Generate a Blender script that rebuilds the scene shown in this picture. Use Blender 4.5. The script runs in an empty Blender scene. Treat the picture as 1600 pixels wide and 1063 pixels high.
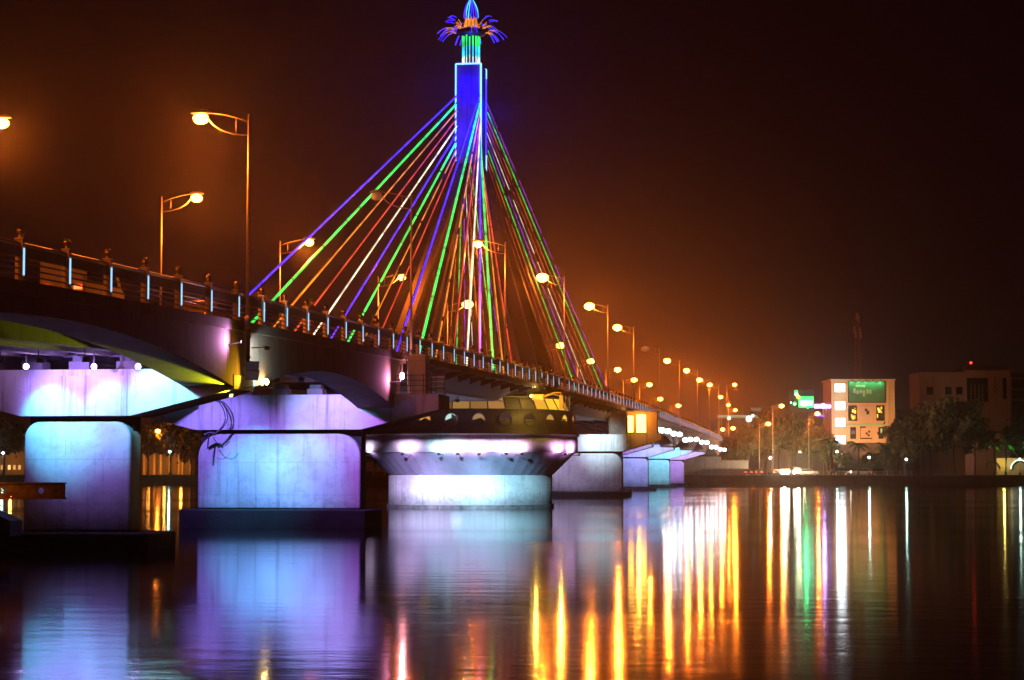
import bpy, bmesh, math, random
from mathutils import Vector, Matrix
random.seed(7)
R = math.radians
S = bpy.context.scene
COL = S.collection

# ------------------------------------------------------------------ camera, sky, exposure
H = 3.07                                  # eye height above the river
YAW, PITCH = math.atan(.1497), R(3.594)
ct, st = math.cos(YAW), math.sin(YAW)
cam = bpy.data.cameras.new('camera'); camo = bpy.data.objects.new('camera', cam); COL.objects.link(camo)
camo.location = (0, 0, H); camo.rotation_euler = (R(90)+PITCH, 0, YAW)
cam.sensor_width = 36; cam.lens = 72.9; cam.clip_start = .5; cam.clip_end = 6000
S.camera = camo

S.view_settings.view_transform = 'Standard'; S.view_settings.look = 'None'
S.view_settings.exposure = 0; S.view_settings.gamma = 1
cy = S.cycles
cy.max_bounces = 4; cy.diffuse_bounces = 1; cy.glossy_bounces = 3; cy.transmission_bounces = 2; cy.volume_bounces = 0
cy.transparent_max_bounces = 6
cy.sample_clamp_indirect = 4; cy.sample_clamp_direct = 0
cy.use_light_tree = True; cy.caustics_reflective = False; cy.caustics_refractive = False
cy.use_denoising = True

W = bpy.data.worlds.new('World'); S.world = W; W.use_nodes = True
nt = W.node_tree; nt.nodes.clear()
N = nt.nodes.new; L = nt.links.new
out = N('ShaderNodeOutputWorld'); bg = N('ShaderNodeBackground'); bg2 = N('ShaderNodeBackground'); add = N('ShaderNodeAddShader')
sky = N('ShaderNodeTexSky'); sky.sky_type = 'NISHITA'; sky.sun_disc = False
sky.sun_elevation = R(-9); sky.sun_rotation = R(200)
L(sky.outputs[0], bg.inputs[0]); bg.inputs[1].default_value = .05
tc = N('ShaderNodeTexCoord')
def sky_lobe(direction, power):           # the town's glow in the night sky, falling off by angle
    d = N('ShaderNodeVectorMath'); d.operation = 'DOT_PRODUCT'
    n = N('ShaderNodeVectorMath'); n.operation = 'NORMALIZE'
    L(tc.outputs['Generated'], n.inputs[0]); L(n.outputs[0], d.inputs[0]); d.inputs[1].default_value = Vector(direction).normalized()
    m = N('ShaderNodeMath'); m.operation = 'MAXIMUM'; m.inputs[1].default_value = 0; L(d.outputs['Value'], m.inputs[0])
    p = N('ShaderNodeMath'); p.operation = 'POWER'; p.inputs[1].default_value = power; L(m.outputs[0], p.inputs[0])
    return p.outputs[0]
def scaled(val, col):
    v = N('ShaderNodeVectorMath'); v.operation = 'SCALE'; v.inputs[0].default_value = col; L(val, v.inputs['Scale']); return v.outputs[0]
def vadd(a, b):
    v = N('ShaderNodeVectorMath'); v.operation = 'ADD'; L(a, v.inputs[0]); L(b, v.inputs[1]); return v.outputs[0]
gd = lambda az, el: (math.sin(az), math.cos(az), math.tan(el))
g = vadd(scaled(sky_lobe(gd(-YAW+R(2.2), R(2.4)), 420), (.070, .0150, .0026)), scaled(sky_lobe(gd(-YAW-R(3), R(1.5)), 60), (.013, .0026, .0016)))
base = N('ShaderNodeVectorMath'); base.operation = 'ADD'; base.inputs[1].default_value = (.0050, .0009, .0010); L(g, base.inputs[0])
L(base.outputs[0], bg2.inputs[0]); bg2.inputs[1].default_value = 1
L(bg.outputs[0], add.inputs[0]); L(bg2.outputs[0], add.inputs[1]); L(add.outputs[0], out.inputs[0])
SKYNODE = bg

# ------------------------------------------------------------------ helpers
def P(x, d, z=0.):                        # ground point seen in column x (of 1600) at distance d along the view
    c = (x-800)/3240*d
    return Vector((c*ct - d*st, c*st + d*ct, z))
def zat(y, d): return H + (735-y)*d/3240

class MB:
    def __init__(s): s.v = []; s.f = []
    def face(s, pts):
        n = len(s.v); s.v += [tuple(p) for p in pts]; s.f.append(tuple(range(n, n+len(pts))))
    def hexa(s, b, t):                    # two quads (bottom, top), same winding (ccw from above)
        n = len(s.v); s.v += [tuple(p) for p in b]+[tuple(p) for p in t]; k = len(b)
        s.f.append(tuple(n+i for i in reversed(range(k)))); s.f.append(tuple(n+k+i for i in range(k)))
        for i in range(k):
            j = (i+1) % k; s.f.append((n+i, n+j, n+k+j, n+k+i))
        return s
    def box(s, x0, x1, y0, y1, z0, z1):
        return s.hexa([(x0,y0,z0),(x1,y0,z0),(x1,y1,z0),(x0,y1,z0)], [(x0,y0,z1),(x1,y0,z1),(x1,y1,z1),(x0,y1,z1)])
    def cbox(s, c, sx, sy, sz, rz=0):
        cs, sn = math.cos(rz), math.sin(rz)
        q = [(c[0]+x*cs-y*sn, c[1]+x*sn+y*cs) for x, y in ((-sx/2,-sy/2),(sx/2,-sy/2),(sx/2,sy/2),(-sx/2,sy/2))]
        return s.hexa([(*p, c[2]) for p in q], [(*p, c[2]+sz) for p in q])
    def prism_y(s, poly, y0, y1):         # poly of (x, z), ccw seen from -y
        return s.hexa([(x, y0, z) for x, z in poly], [(x, y1, z) for x, z in poly]) 
    def loft(s, secs, cap=True):          # closed loops of equal length
        n = len(s.v); k = len(secs[0])
        for q in secs: s.v += [tuple(p) for p in q]
        for a in range(len(secs)-1):
            for i in range(k):
                j = (i+1) % k; s.f.append((n+a*k+i, n+a*k+j, n+(a+1)*k+j, n+(a+1)*k+i))
        if cap:
            s.f.append(tuple(n+i for i in reversed(range(k)))); m = n+(len(secs)-1)*k; s.f.append(tuple(m+i for i in range(k)))
        return s
    def tube(s, path, r, n=6, cap=True):
        path = [Vector(p) for p in path]; secs = []
        rr = r if isinstance(r, (list, tuple)) else [r]*len(path)
        for i, p in enumerate(path):
            t = (path[min(i+1, len(path)-1)]-path[max(i-1, 0)]).normalized()
            u = t.cross(Vector((0,0,1)))
            if u.length < 1e-3: u = t.cross(Vector((1,0,0)))
            u.normalize(); w = u.cross(t)
            secs.append([p+(u*math.cos(2*math.pi*k/n)+w*math.sin(2*math.pi*k/n))*rr[i] for k in range(n)])
        return s.loft(secs, cap)
    def lathe(s, prof, c=(0,0,0), n=24, a0=0., a1=2*math.pi):   # prof (r, z)
        full = abs(a1-a0-2*math.pi) < 1e-6; m = n if full else n+1; b = len(s.v)
        for r, z in prof:
            for k in range(m):
                a = a0+(a1-a0)*k/n; s.v.append((c[0]+r*math.cos(a), c[1]+r*math.sin(a), c[2]+z))
        for i in range(len(prof)-1):
            for k in range(n):
                q = (k+1) % m; s.f.append((b+i*m+k, b+i*m+q, b+(i+1)*m+q, b+(i+1)*m+k))
        return s
    def ball(s, c, r, n=10, sq=1.):
        return s.lathe([(max(1e-4, r*math.sin(math.pi*i/(n//2+1))), -r*sq*math.cos(math.pi*i/(n//2+1))) for i in range(n//2+2)], c, n)

def origin(o):
    v = Vector((0,0,0))
    while o is not None: v += o.location; o = o.parent
    return v
def build(mb, name, mat, parent=None, smooth=False, bevel=0, seg=2):
    me = bpy.data.meshes.new(name); off = origin(parent) if parent else Vector((0,0,0))
    me.from_pydata([(v[0]-off.x, v[1]-off.y, v[2]-off.z) for v in mb.v], [], mb.f); me.materials.append(mat)
    bm = bmesh.new(); bm.from_mesh(me); bmesh.ops.recalc_face_normals(bm, faces=bm.faces); bm.to_mesh(me); bm.free()
    if smooth:
        for p in me.polygons: p.use_smooth = True
    o = bpy.data.objects.new(name, me); COL.objects.link(o); o.parent = parent
    if bevel:
        b = o.modifiers.new('bevel', 'BEVEL'); b.width = bevel; b.segments = seg; b.limit_method = 'ANGLE'
    return o
def tag(o, label=None, cat=None, group=None, kind=None):
    if label: o['label'] = label
    if cat: o['category'] = cat
    if group: o['group'] = group
    if kind: o['kind'] = kind
    return o
def thing(name, label, cat, loc=(0,0,0), group=None):
    o = bpy.data.objects.new(name, None); COL.objects.link(o); o.location = loc; o.empty_display_size = .3
    return tag(o, label, cat, group)
def copy_obj(o, parent):
    c = o.copy(); COL.objects.link(c); c.parent = parent
    for ch in o.children: copy_obj(ch, c)
    return c
def light(kind, loc, color, power, parent=None, radius=.15, target=None, angle=70, blend=.6):
    l = bpy.data.lights.new('lamp_light', kind); l.color = color; l.energy = power; l.shadow_soft_size = radius
    o = bpy.data.objects.new('lamp_light', l); COL.objects.link(o)
    loc = Vector(loc)
    if kind == 'SPOT':
        l.spot_size = R(angle); l.spot_blend = blend
        o.rotation_euler = (Vector(target)-loc).to_track_quat('-Z', 'Y').to_euler()
    o.location = loc-(origin(parent) if parent else Vector((0,0,0))); o.parent = parent
    return o

# ------------------------------------------------------------------ materials
def mat(name, col=(.3,.3,.3), rough=.7, metal=0., spec=.5):
    m = bpy.data.materials.new(name); m.use_nodes = True; b = m.node_tree.nodes['Principled BSDF']
    b.inputs['Base Color'].default_value = (*col, 1); b.inputs['Roughness'].default_value = rough; b.inputs['Metallic'].default_value = metal
    b.inputs['Specular IOR Level'].default_value = spec
    return m
def noisy(name, c1, c2, scale=2., rough=.8, stretch=(1,1,1), bump=.2, metal=0., streak=0., joints=None, det=6, grime=0.):
    m = mat(name, c1, rough, metal); nt = m.node_tree; b = nt.nodes['Principled BSDF']; N = nt.nodes.new; L = nt.links.new
    tc = N('ShaderNodeTexCoord'); geo = N('ShaderNodeNewGeometry'); mp = N('ShaderNodeMapping'); mp.inputs['Scale'].default_value = stretch
    L(geo.outputs['Position'], mp.inputs[0])
    n = N('ShaderNodeTexNoise'); n.inputs['Scale'].default_value = scale; n.inputs['Detail'].default_value = det; n.inputs['Roughness'].default_value = .62; L(mp.outputs[0], n.inputs['Vector'])
    r = N('ShaderNodeValToRGB'); r.color_ramp.elements[0].position = .32; r.color_ramp.elements[1].position = .68
    r.color_ramp.elements[0].color = (*c2, 1); r.color_ramp.elements[1].color = (*c1, 1); L(n.outputs['Fac'], r.inputs[0])
    colour = r.outputs[0]
    if streak:                            # rain streaks and grime running down the face
        mp2 = N('ShaderNodeMapping'); mp2.inputs['Scale'].default_value = (2.6, 2.6, .1); L(geo.outputs['Position'], mp2.inputs[0])
        n2 = N('ShaderNodeTexNoise'); n2.inputs['Scale'].default_value = 1.3; n2.inputs['Detail'].default_value = 7; n2.inputs['Roughness'].default_value = .7; L(mp2.outputs[0], n2.inputs['Vector'])
        r2 = N('ShaderNodeValToRGB'); r2.color_ramp.elements[0].position = .33; r2.color_ramp.elements[1].position = .47
        k = 1-streak; r2.color_ramp.elements[0].color = (k*.95, k*.92, k*.9, 1); r2.color_ramp.elements[1].color = (1,1,1,1); L(n2.outputs['Fac'], r2.inputs[0])
        mx = N('ShaderNodeMixRGB'); mx.blend_type = 'MULTIPLY'; mx.inputs[0].default_value = 1; L(colour, mx.inputs[1]); L(r2.outputs[0], mx.inputs[2]); colour = mx.outputs[0]
    if joints:                            # shuttering joints cast into the concrete
        sep = N('ShaderNodeSeparateXYZ'); L(geo.outputs['Position'], sep.inputs[0])
        cmb = N('ShaderNodeCombineXYZ'); L(sep.outputs['X'], cmb.inputs[0]); L(sep.outputs['Z'], cmb.inputs[1])
        br = N('ShaderNodeTexBrick'); br.inputs['Scale'].default_value = 1; br.inputs['Brick Width'].default_value = joints[0]; br.inputs['Row Height'].default_value = joints[1]
        br.inputs['Mortar Size'].default_value = .012; br.inputs['Mortar Smooth'].default_value = .6
        br.inputs['Color1'].default_value = (1,1,1,1); br.inputs['Color2'].default_value = (.93,.93,.93,1); br.inputs['Mortar'].default_value = (.62,.6,.6,1); L(cmb.outputs[0], br.inputs['Vector'])
        mx = N('ShaderNodeMixRGB'); mx.blend_type = 'MULTIPLY'; mx.inputs[0].default_value = 1; L(colour, mx.inputs[1]); L(br.outputs['Color'], mx.inputs[2]); colour = mx.outputs[0]
    if grime:                             # blotchy dirt patches and pour marks
        n5 = N('ShaderNodeTexNoise'); n5.inputs['Scale'].default_value = 1.7; n5.inputs['Detail'].default_value = 9; n5.inputs['Roughness'].default_value = .75; n5.inputs['Distortion'].default_value = .6; L(geo.outputs['Position'], n5.inputs['Vector'])
        r5 = N('ShaderNodeValToRGB'); r5.color_ramp.elements[0].position = .34; r5.color_ramp.elements[1].position = .52; k = 1-grime
        r5.color_ramp.elements[0].color = (k, k*.98, k*.95, 1); r5.color_ramp.elements[1].color = (1,1,1,1); L(n5.outputs['Fac'], r5.inputs[0])
        sp = N('ShaderNodeSeparateXYZ'); L(geo.outputs['Position'], sp.inputs[0])
        ad = N('ShaderNodeMath'); ad.operation = 'MULTIPLY_ADD'; ad.inputs[1].default_value = 1.6; L(n5.outputs['Fac'], ad.inputs[0]); L(sp.outputs['Z'], ad.inputs[2])
        r6 = N('ShaderNodeMapRange'); r6.inputs[1].default_value = 1.25; r6.inputs[2].default_value = 2.3; r6.inputs[3].default_value = .42; r6.inputs[4].default_value = 1; L(ad.outputs[0], r6.inputs[0])   # splash-zone algae near the water
        for src in (r5.outputs[0], r6.outputs[0]):
            mx = N('ShaderNodeMixRGB'); mx.blend_type = 'MULTIPLY'; mx.inputs[0].default_value = 1; L(colour, mx.inputs[1]); L(src, mx.inputs[2]); colour = mx.outputs[0]
    L(colour, b.inputs['Base Color'])
    if bump:
        n3 = N('ShaderNodeTexNoise'); n3.inputs['Scale'].default_value = scale*5; n3.inputs['Detail'].default_value = 5; L(mp.outputs[0], n3.inputs['Vector'])
        bp = N('ShaderNodeBump'); bp.inputs['Strength'].default_value = bump; bp.inputs['Distance'].default_value = .05; L(n3.outputs['Fac'], bp.inputs['Height']); L(bp.outputs[0], b.inputs['Normal'])
    return m
def emis(name, col, strength, sampling='NONE', base=(.05,.05,.05)):
    m = mat(name, base, .4); b = m.node_tree.nodes['Principled BSDF']
    b.inputs['Emission Color'].default_value = (*col, 1); b.inputs['Emission Strength'].default_value = strength
    m.cycles.emission_sampling = sampling
    return m

M = {}
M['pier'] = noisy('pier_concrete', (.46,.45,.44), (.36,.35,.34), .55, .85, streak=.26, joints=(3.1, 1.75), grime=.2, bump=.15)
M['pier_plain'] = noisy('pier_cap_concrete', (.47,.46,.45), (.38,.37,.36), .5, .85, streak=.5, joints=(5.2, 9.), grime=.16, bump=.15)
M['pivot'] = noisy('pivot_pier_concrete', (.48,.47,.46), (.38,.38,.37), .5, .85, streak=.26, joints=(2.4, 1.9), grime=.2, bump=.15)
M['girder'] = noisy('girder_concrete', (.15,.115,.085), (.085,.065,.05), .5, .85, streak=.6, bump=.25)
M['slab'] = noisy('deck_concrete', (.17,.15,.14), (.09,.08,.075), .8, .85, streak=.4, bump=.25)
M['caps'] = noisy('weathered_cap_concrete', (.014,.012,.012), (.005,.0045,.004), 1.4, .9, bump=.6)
M['steel'] = noisy('dark_painted_steel', (.050,.040,.036), (.028,.024,.022), 1.5, .55, bump=.05)
M['rail'] = noisy('railing_steel', (.11,.095,.08), (.06,.052,.045), 4, .38, metal=.5, bump=.03)
M['post'] = noisy('railing_post_paint', (.58,.49,.36), (.42,.35,.26), 5, .55, bump=.05)
M['brass'] = mat('polished_finial', (.45,.33,.17), .22, 1.)
M['lamp_pole'] = noisy('galvanised_lamp_pole', (.42,.37,.30), (.32,.28,.23), 6, .45, metal=.3, bump=.03)
M['housing'] = noisy('dark_lamp_housing', (.03,.03,.033), (.018,.018,.02), 6, .5, bump=.05)
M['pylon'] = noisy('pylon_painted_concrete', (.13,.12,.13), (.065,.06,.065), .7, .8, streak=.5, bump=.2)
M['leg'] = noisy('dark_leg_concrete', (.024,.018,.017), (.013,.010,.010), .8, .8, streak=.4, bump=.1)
M['cone'] = noisy('ribbed_cone_panels', (.24,.22,.30), (.19,.175,.235), .7, .6, streak=.12, bump=.1)
M['roof_dark'] = noisy('dark_drum_cladding', (.040,.034,.038), (.022,.019,.022), 1.3, .55, streak=.4, bump=.1)
M['rust'] = noisy('rusty_steel', (.40,.16,.05), (.16,.06,.02), 5, .75, bump=.4)
M['bank'] = noisy('embankment_stone', (.10,.085,.075), (.05,.042,.038), .6, .9, streak=.4, bump=.5)
M['ground'] = noisy('bank_ground', (.08,.065,.05), (.045,.04,.03), .2, .95, bump=.4)
M['paving'] = noisy('promenade_paving', (.22,.19,.16), (.15,.13,.11), 1.5, .85, bump=.2)
M['asphalt'] = noisy('asphalt', (.055,.052,.05), (.038,.036,.035), 3, .85, bump=.2)
M['bark'] = noisy('bark', (.10,.07,.045), (.05,.036,.025), 5, .95, stretch=(1,1,.3), bump=.8)
M['leaf'] = noisy('tree_leaves', (.085,.10,.03), (.035,.055,.018), .9, .7, bump=0)
M['palm'] = noisy('palm_leaves', (.05,.12,.035), (.03,.07,.02), 1.2, .6, bump=0)
M['white_fence'] = noisy('fence_paint', (.42,.38,.33), (.30,.27,.24), 3, .6, bump=.05)
M['facade'] = noisy('salmon_facade', (.56,.42,.25), (.49,.36,.21), .4, .8, bump=.05, joints=(2.7, 1.3))
M['facade_dim'] = noisy('plaster_facade', (.34,.26,.21), (.27,.21,.17), .3, .85, streak=.3, bump=.05)
M['facade_dark'] = noisy('dark_facade', (.11,.09,.08), (.075,.06,.055), .3, .85, streak=.3, bump=.05)
M['glass_dark'] = mat('dark_glass', (.012,.012,.014), .12)
M['black'] = mat('black_paint', (.012,.012,.012), .5)
M['cloth'] = mat('dark_cloth', (.05,.04,.05), .9)
M['cloth_white'] = mat('pale_cloth', (.35,.32,.30), .9)
M['skin'] = mat('skin', (.42,.25,.17), .6)
M['hair'] = mat('hair', (.012,.01,.008), .6)
M['car_dark'] = mat('dark_car_paint', (.06,.05,.06), .25)
M['car_pale'] = mat('pale_car_paint', (.45,.43,.40), .25)
M['tyre'] = mat('tyre_rubber', (.015,.015,.015), .9)
M['yellow'] = noisy('yellow_lift_paint', (.65,.42,.05), (.45,.28,.03), 4, .5, bump=.05)
M['cable'] = mat('cable_sheath', (.05,.045,.045), .5)
# things that give off light
SOD = (1, .175, .012)
M['bulb'] = emis('sodium_bulb', (1, .42, .05), 17)
M['bulb_off'] = emis('unlit_bowl_faint_glow', (1, .5, .2), .06, base=(.5,.45,.4))  # lamp is off; its faint glow is put into the bowl material
M['strip'] = emis('led_strip', (.28, .60, 1), 1.45)
NE = {'blue': ((.045,.018,1), 2.4), 'green': ((.02,1,.12), 1.3), 'orange': ((1,.30,.02), 1.05), 'red': ((1,.07,.03), .85), 'white': ((1,.88,.62), 1.5),
      'violet': ((.33,.03,1), 1.2), 'cyan': ((.03,.7,1), 1.6), 'ice': ((.55,.75,1), 2.2), 'pylon_blue': ((.10,.30,1), 4.5)}
for k, (c, s) in NE.items(): M['n_'+k] = emis('neon_'+k, c, s); M['d_'+k] = emis('dim_neon_'+k, c, s*.5)
M['n_edge'] = emis('neon_pylon_edge', (.10,.28,1), 4.5, 'FRONT_BACK')
M['n_face'] = emis('neon_pylon_face', (.012,.008,.42), 1.0)

def uneven(m, scale=.7, lo=.45, hi=1.35):
    nt = m.node_tree; b = nt.nodes['Principled BSDF']; s0 = b.inputs['Emission Strength'].default_value; g_ = nt.nodes.new('ShaderNodeNewGeometry'); n_ = nt.nodes.new('ShaderNodeTexNoise'); n_.inputs['Scale'].default_value = scale; n_.inputs['Detail'].default_value = 4
    r_ = nt.nodes.new('ShaderNodeMapRange'); r_.inputs[1].default_value = .35; r_.inputs[2].default_value = .65; r_.inputs[3].default_value = s0*lo; r_.inputs[4].default_value = s0*hi
    nt.links.new(g_.outputs['Position'], n_.inputs['Vector']); nt.links.new(n_.outputs['Fac'], r_.inputs[0]); nt.links.new(r_.outputs[0], b.inputs['Emission Strength'])
for k in NE:
    if k != 'pylon_blue': uneven(M['n_'+k]); uneven(M['d_'+k], .9, .3, 1.4)
# ------------------------------------------------------------------ the setting
BANK_Y = 424
def sheet(name, x0, x1, y0, y1, z, m, kind='structure'):
    b = MB(); b.face([(x0,y0,z),(x1,y0,z),(x1,y1,z),(x0,y1,z)]); o = build(b, name, m); o['kind'] = kind; return o
wm = mat('river_water', (.006,.004,.004), .12); nt = wm.node_tree; pb = nt.nodes['Principled BSDF']; pb.inputs['IOR'].default_value = 1.33
N = nt.nodes.new; L = nt.links.new
geo = N('ShaderNodeNewGeometry'); mp = N('ShaderNodeMapping'); mp.inputs['Scale'].default_value = (.010,.045,1); L(geo.outputs['Position'], mp.inputs[0])
nn = N('ShaderNodeTexNoise'); nn.inputs['Scale'].default_value = 1; nn.inputs['Detail'].default_value = 3; L(mp.outputs[0], nn.inputs['Vector'])
mr = N('ShaderNodeMapRange'); mr.inputs[1].default_value = .38; mr.inputs[2].default_value = .68; mr.inputs[3].default_value = .055; mr.inputs[4].default_value = .105; L(nn.outputs['Fac'], mr.inputs[0]); L(mr.outputs[0], pb.inputs['Roughness'])
mp2 = N('ShaderNodeMapping'); mp2.inputs['Scale'].default_value = (.35,.9,1); L(geo.outputs['Position'], mp2.inputs[0])
n2 = N('ShaderNodeTexNoise'); n2.inputs['Scale'].default_value = 1.1; n2.inputs['Detail'].default_value = 4; L(mp2.outputs[0], n2.inputs['Vector'])
bp = N('ShaderNodeBump'); bp.inputs['Strength'].default_value = .07; bp.inputs['Distance'].default_value = .10; mp3 = N('ShaderNodeMapping'); mp3.inputs['Scale'].default_value = (2.2,5.5,1); L(geo.outputs['Position'], mp3.inputs[0])
n3 = N('ShaderNodeTexNoise'); n3.inputs['Scale'].default_value = 1; n3.inputs['Detail'].default_value = 3; L(mp3.outputs[0], n3.inputs['Vector'])
hs = N('ShaderNodeMath'); hs.operation = 'MULTIPLY_ADD'; hs.inputs[1].default_value = .30; L(n3.outputs['Fac'], hs.inputs[0]); L(n2.outputs['Fac'], hs.inputs[2]); L(hs.outputs[0], bp.inputs['Height']); L(bp.outputs[0], pb.inputs['Normal'])
sheet('river', -1500, 1500, -150, BANK_Y+1, 0, wm)
BZ = 1.9
b = MB(); b.box(-1500, 1500, BANK_Y, 2600, -1.5, BZ); o = build(b, 'far_bank_ground', M['ground']); o['kind'] = 'structure'
b = MB(); b.box(-1400, 1400, BANK_Y-.7, BANK_Y-.02, -1.4, BZ+.12); o = build(b, 'embankment_wall', M['bank']); tag(o, 'long dark stone embankment wall along the far river bank', 'wall')
o = sheet('promenade', -1400, 1400, BANK_Y+.05, BANK_Y+11, BZ+.004, M['paving'])
b = MB(); b.box(-1400, 1400, BANK_Y+11, BANK_Y+11.3, BZ-.05, BZ+.13); o = build(b, 'kerb', M['paving']); o['kind'] = 'structure'
o = sheet('riverside_road', -1400, 1400, BANK_Y+11.35, BANK_Y+25, BZ+.008, M['asphalt'])
b = MB()
for i in range(-60, 61): b.face([(i*8,BANK_Y+18,BZ+.014),(i*8+3.5,BANK_Y+18,BZ+.014),(i*8+3.5,BANK_Y+18.2,BZ+.014),(i*8,BANK_Y+18.2,BZ+.014)])
o = build(b, 'road_marking', M['white_fence']); o['kind'] = 'structure'

# ------------------------------------------------------------------ bridge alignment
XR, XC, XL = -22.5, -28.98, -35.46
CF = (-8.133990500005197e-11, 1.4024980823981342e-07, -0.00010462118440736725, 0.032186809292013986, 8.109199898609887)
def zrail(Y):
    v = 0
    for c in CF: v = v*Y+c
    return v
def zdeck(Y): return zrail(Y)-1.12
def ys(d, X): return (d+X*st)/ct          # position along the bridge of a point at distance d on the line X
PIV = 170.3
P1, P2, P4, P5, P6, P7, P8 = 79.3, 110.1, 240.4, 278.8, 320., 365.7, 403.
def lin(a, b, n): return [a+(b-a)*i/n for i in range(n+1)]

POSTS = [78.45+3.69*k for k in range(-10, 150)]
# masters for railing posts (shared meshes)
pm = MB(); pm.box(-.11,.11,-.09,.09,0,1.16); pm.box(-.14,.14,-.12,.12,1.16,1.21); pm.box(-.145,.145,-.12,.12,-.12,.02)
fm = MB(); fm.lathe([(1e-4,1.21),(.10,1.21),(.07,1.25),(.05,1.28),(.11,1.33),(.125,1.40),(.10,1.47),(.04,1.52),(1e-4,1.53)], n=10)
sm = MB(); sm.box(.112,.135,-.042,.042,.14,.92)
def railing(parent, y0, y1, side, seg=1.85):
    X = XR-.16 if side > 0 else XL+.16
    yy = lin(y0, y1, max(2, int((y1-y0)/seg)))
    off = [0]
    h = MB(); h.tube([(X, y, zdeck(y)+1.05) for y in yy], .055, 8); build(h, 'handrail', M['rail'], parent, True)
    h = MB(); h.loft([[(X-.03,y,zdeck(y)+.66),(X+.03,y,zdeck(y)+.66),(X+.03,y,zdeck(y)+.98),(X-.03,y,zdeck(y)+.98)] for y in yy]); build(h, 'upper_panel', M['steel'], parent)
    for k, dz in enumerate((.16, .34, .52)):
        h = MB(); h.tube([(X, y, zdeck(y)+dz) for y in yy], .028, 6); build(h, 'rail', M['rail'], parent, True)
    for Y in POSTS:
        if y0-.01 <= Y < y1-.3: put_post(parent, X, Y, side, Y < 240)
mesh_cache = {}
def shared(mb, name, m, smooth=False):
    if name not in mesh_cache:
        o = build(mb, name, m, None, smooth); mesh_cache[name] = o.data; bpy.data.objects.remove(o)
    return mesh_cache[name]
def place(name, data, loc, parent, rz=0):
    o = bpy.data.objects.new(name, data); COL.objects.link(o); o.parent = parent; o.location = Vector(loc)-origin(parent); o.rotation_euler = (0,0,rz); return o
def put_post(parent, X, Y, side, fine):
    p = place('railing_post', shared(pm, 'railing_post', M['post']), (X, Y, zdeck(Y)), parent)
    f = bpy.data.objects.new('finial', shared(fm, 'finial', M['brass'], True)); COL.objects.link(f); f.parent = p
    q = bpy.data.objects.new('light_strip', shared(sm, 'light_strip', M['strip'])); COL.objects.link(q); q.parent = p
    if side < 0: q.rotation_euler = (0,0,math.pi)

def approach_span(y0, y1, label, bottom=None, name='approach_span'):
    r = thing(name, label, 'bridge span', (XC, (y0+y1)/2, zdeck((y0+y1)/2)), 'approach spans of the bridge')
    a, c = y0+.04, y1-.04; yy = lin(a, c, 24)
    s = MB(); s.loft([[(XL,y,zdeck(y)-.42),(XR,y,zdeck(y)-.42),(XR,y,zdeck(y)-.02),(XL,y,zdeck(y)-.02)] for y in yy]); build(s, 'deck_slab', M['slab'], r)
    s = MB(); s.loft([[(XL+2.2,y,zdeck(y)-.019),(XR-2.2,y,zdeck(y)-.019),(XR-2.2,y,zdeck(y)+.03),(XL+2.2,y,zdeck(y)+.03)] for y in yy]); build(s, 'carriageway', M['asphalt'], r)
    mid, half = (a+c)/2, (c-a)/2
    def zb(y):
        u = abs(y-mid)/half
        if bottom: lo0, hi = bottom
        else: lo0, hi = 6.12, 7.62
        return min(lo0+(hi-lo0)*(1-u**1.9), zdeck(y)-.9)
    for x0, x1 in ((XR-2.1, XR-.1), (XL+.1, XL+2.1)):
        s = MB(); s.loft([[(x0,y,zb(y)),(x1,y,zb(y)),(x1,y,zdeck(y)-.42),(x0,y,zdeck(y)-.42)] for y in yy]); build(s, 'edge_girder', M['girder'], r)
    for i in range(4):
        x = XL+3.6+i*(XR-XL-7.2)/3
        s = MB(); s.loft([[(x-.3,y,zdeck(y)-1.35),(x+.3,y,zdeck(y)-1.35),(x+.3,y,zdeck(y)-.42),(x-.3,y,zdeck(y)-.42)] for y in lin(a+.5, c-.5, 8)]); build(s, 'floor_beam', M['slab'], r)
    railing(r, a, c, 1); railing(r, a, c, -1)
    return r
approach_span(42., P1, 'nearest concrete approach span with arched soffit, running off the left edge')
approach_span(P1, P2, 'concrete approach span with arched girder between the first and second purple-lit piers')
approach_span(P4, P5, 'concrete span starting beside the orange-lit cabin beyond the cable-stayed part', (6.3, 8.1))
approach_span(P5, P6, 'far concrete span behind the white floodlights, first span past the cabin span', (6.3, 8.1))
approach_span(P6, P7, 'far concrete span over the last wide stretch of water before the bank', (6.3, 8.1))
approach_span(P7, P8, 'last concrete span over the water at the far bank', (6.3, 8.0))
approach_span(P8, 452., 'concrete span crossing the far embankment and promenade', (6.3, 7.9))
approach_span(452., 520., 'ramp span behind the far bank trees, farthest stretch of the bridge', (6.0, 7.6))

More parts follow.
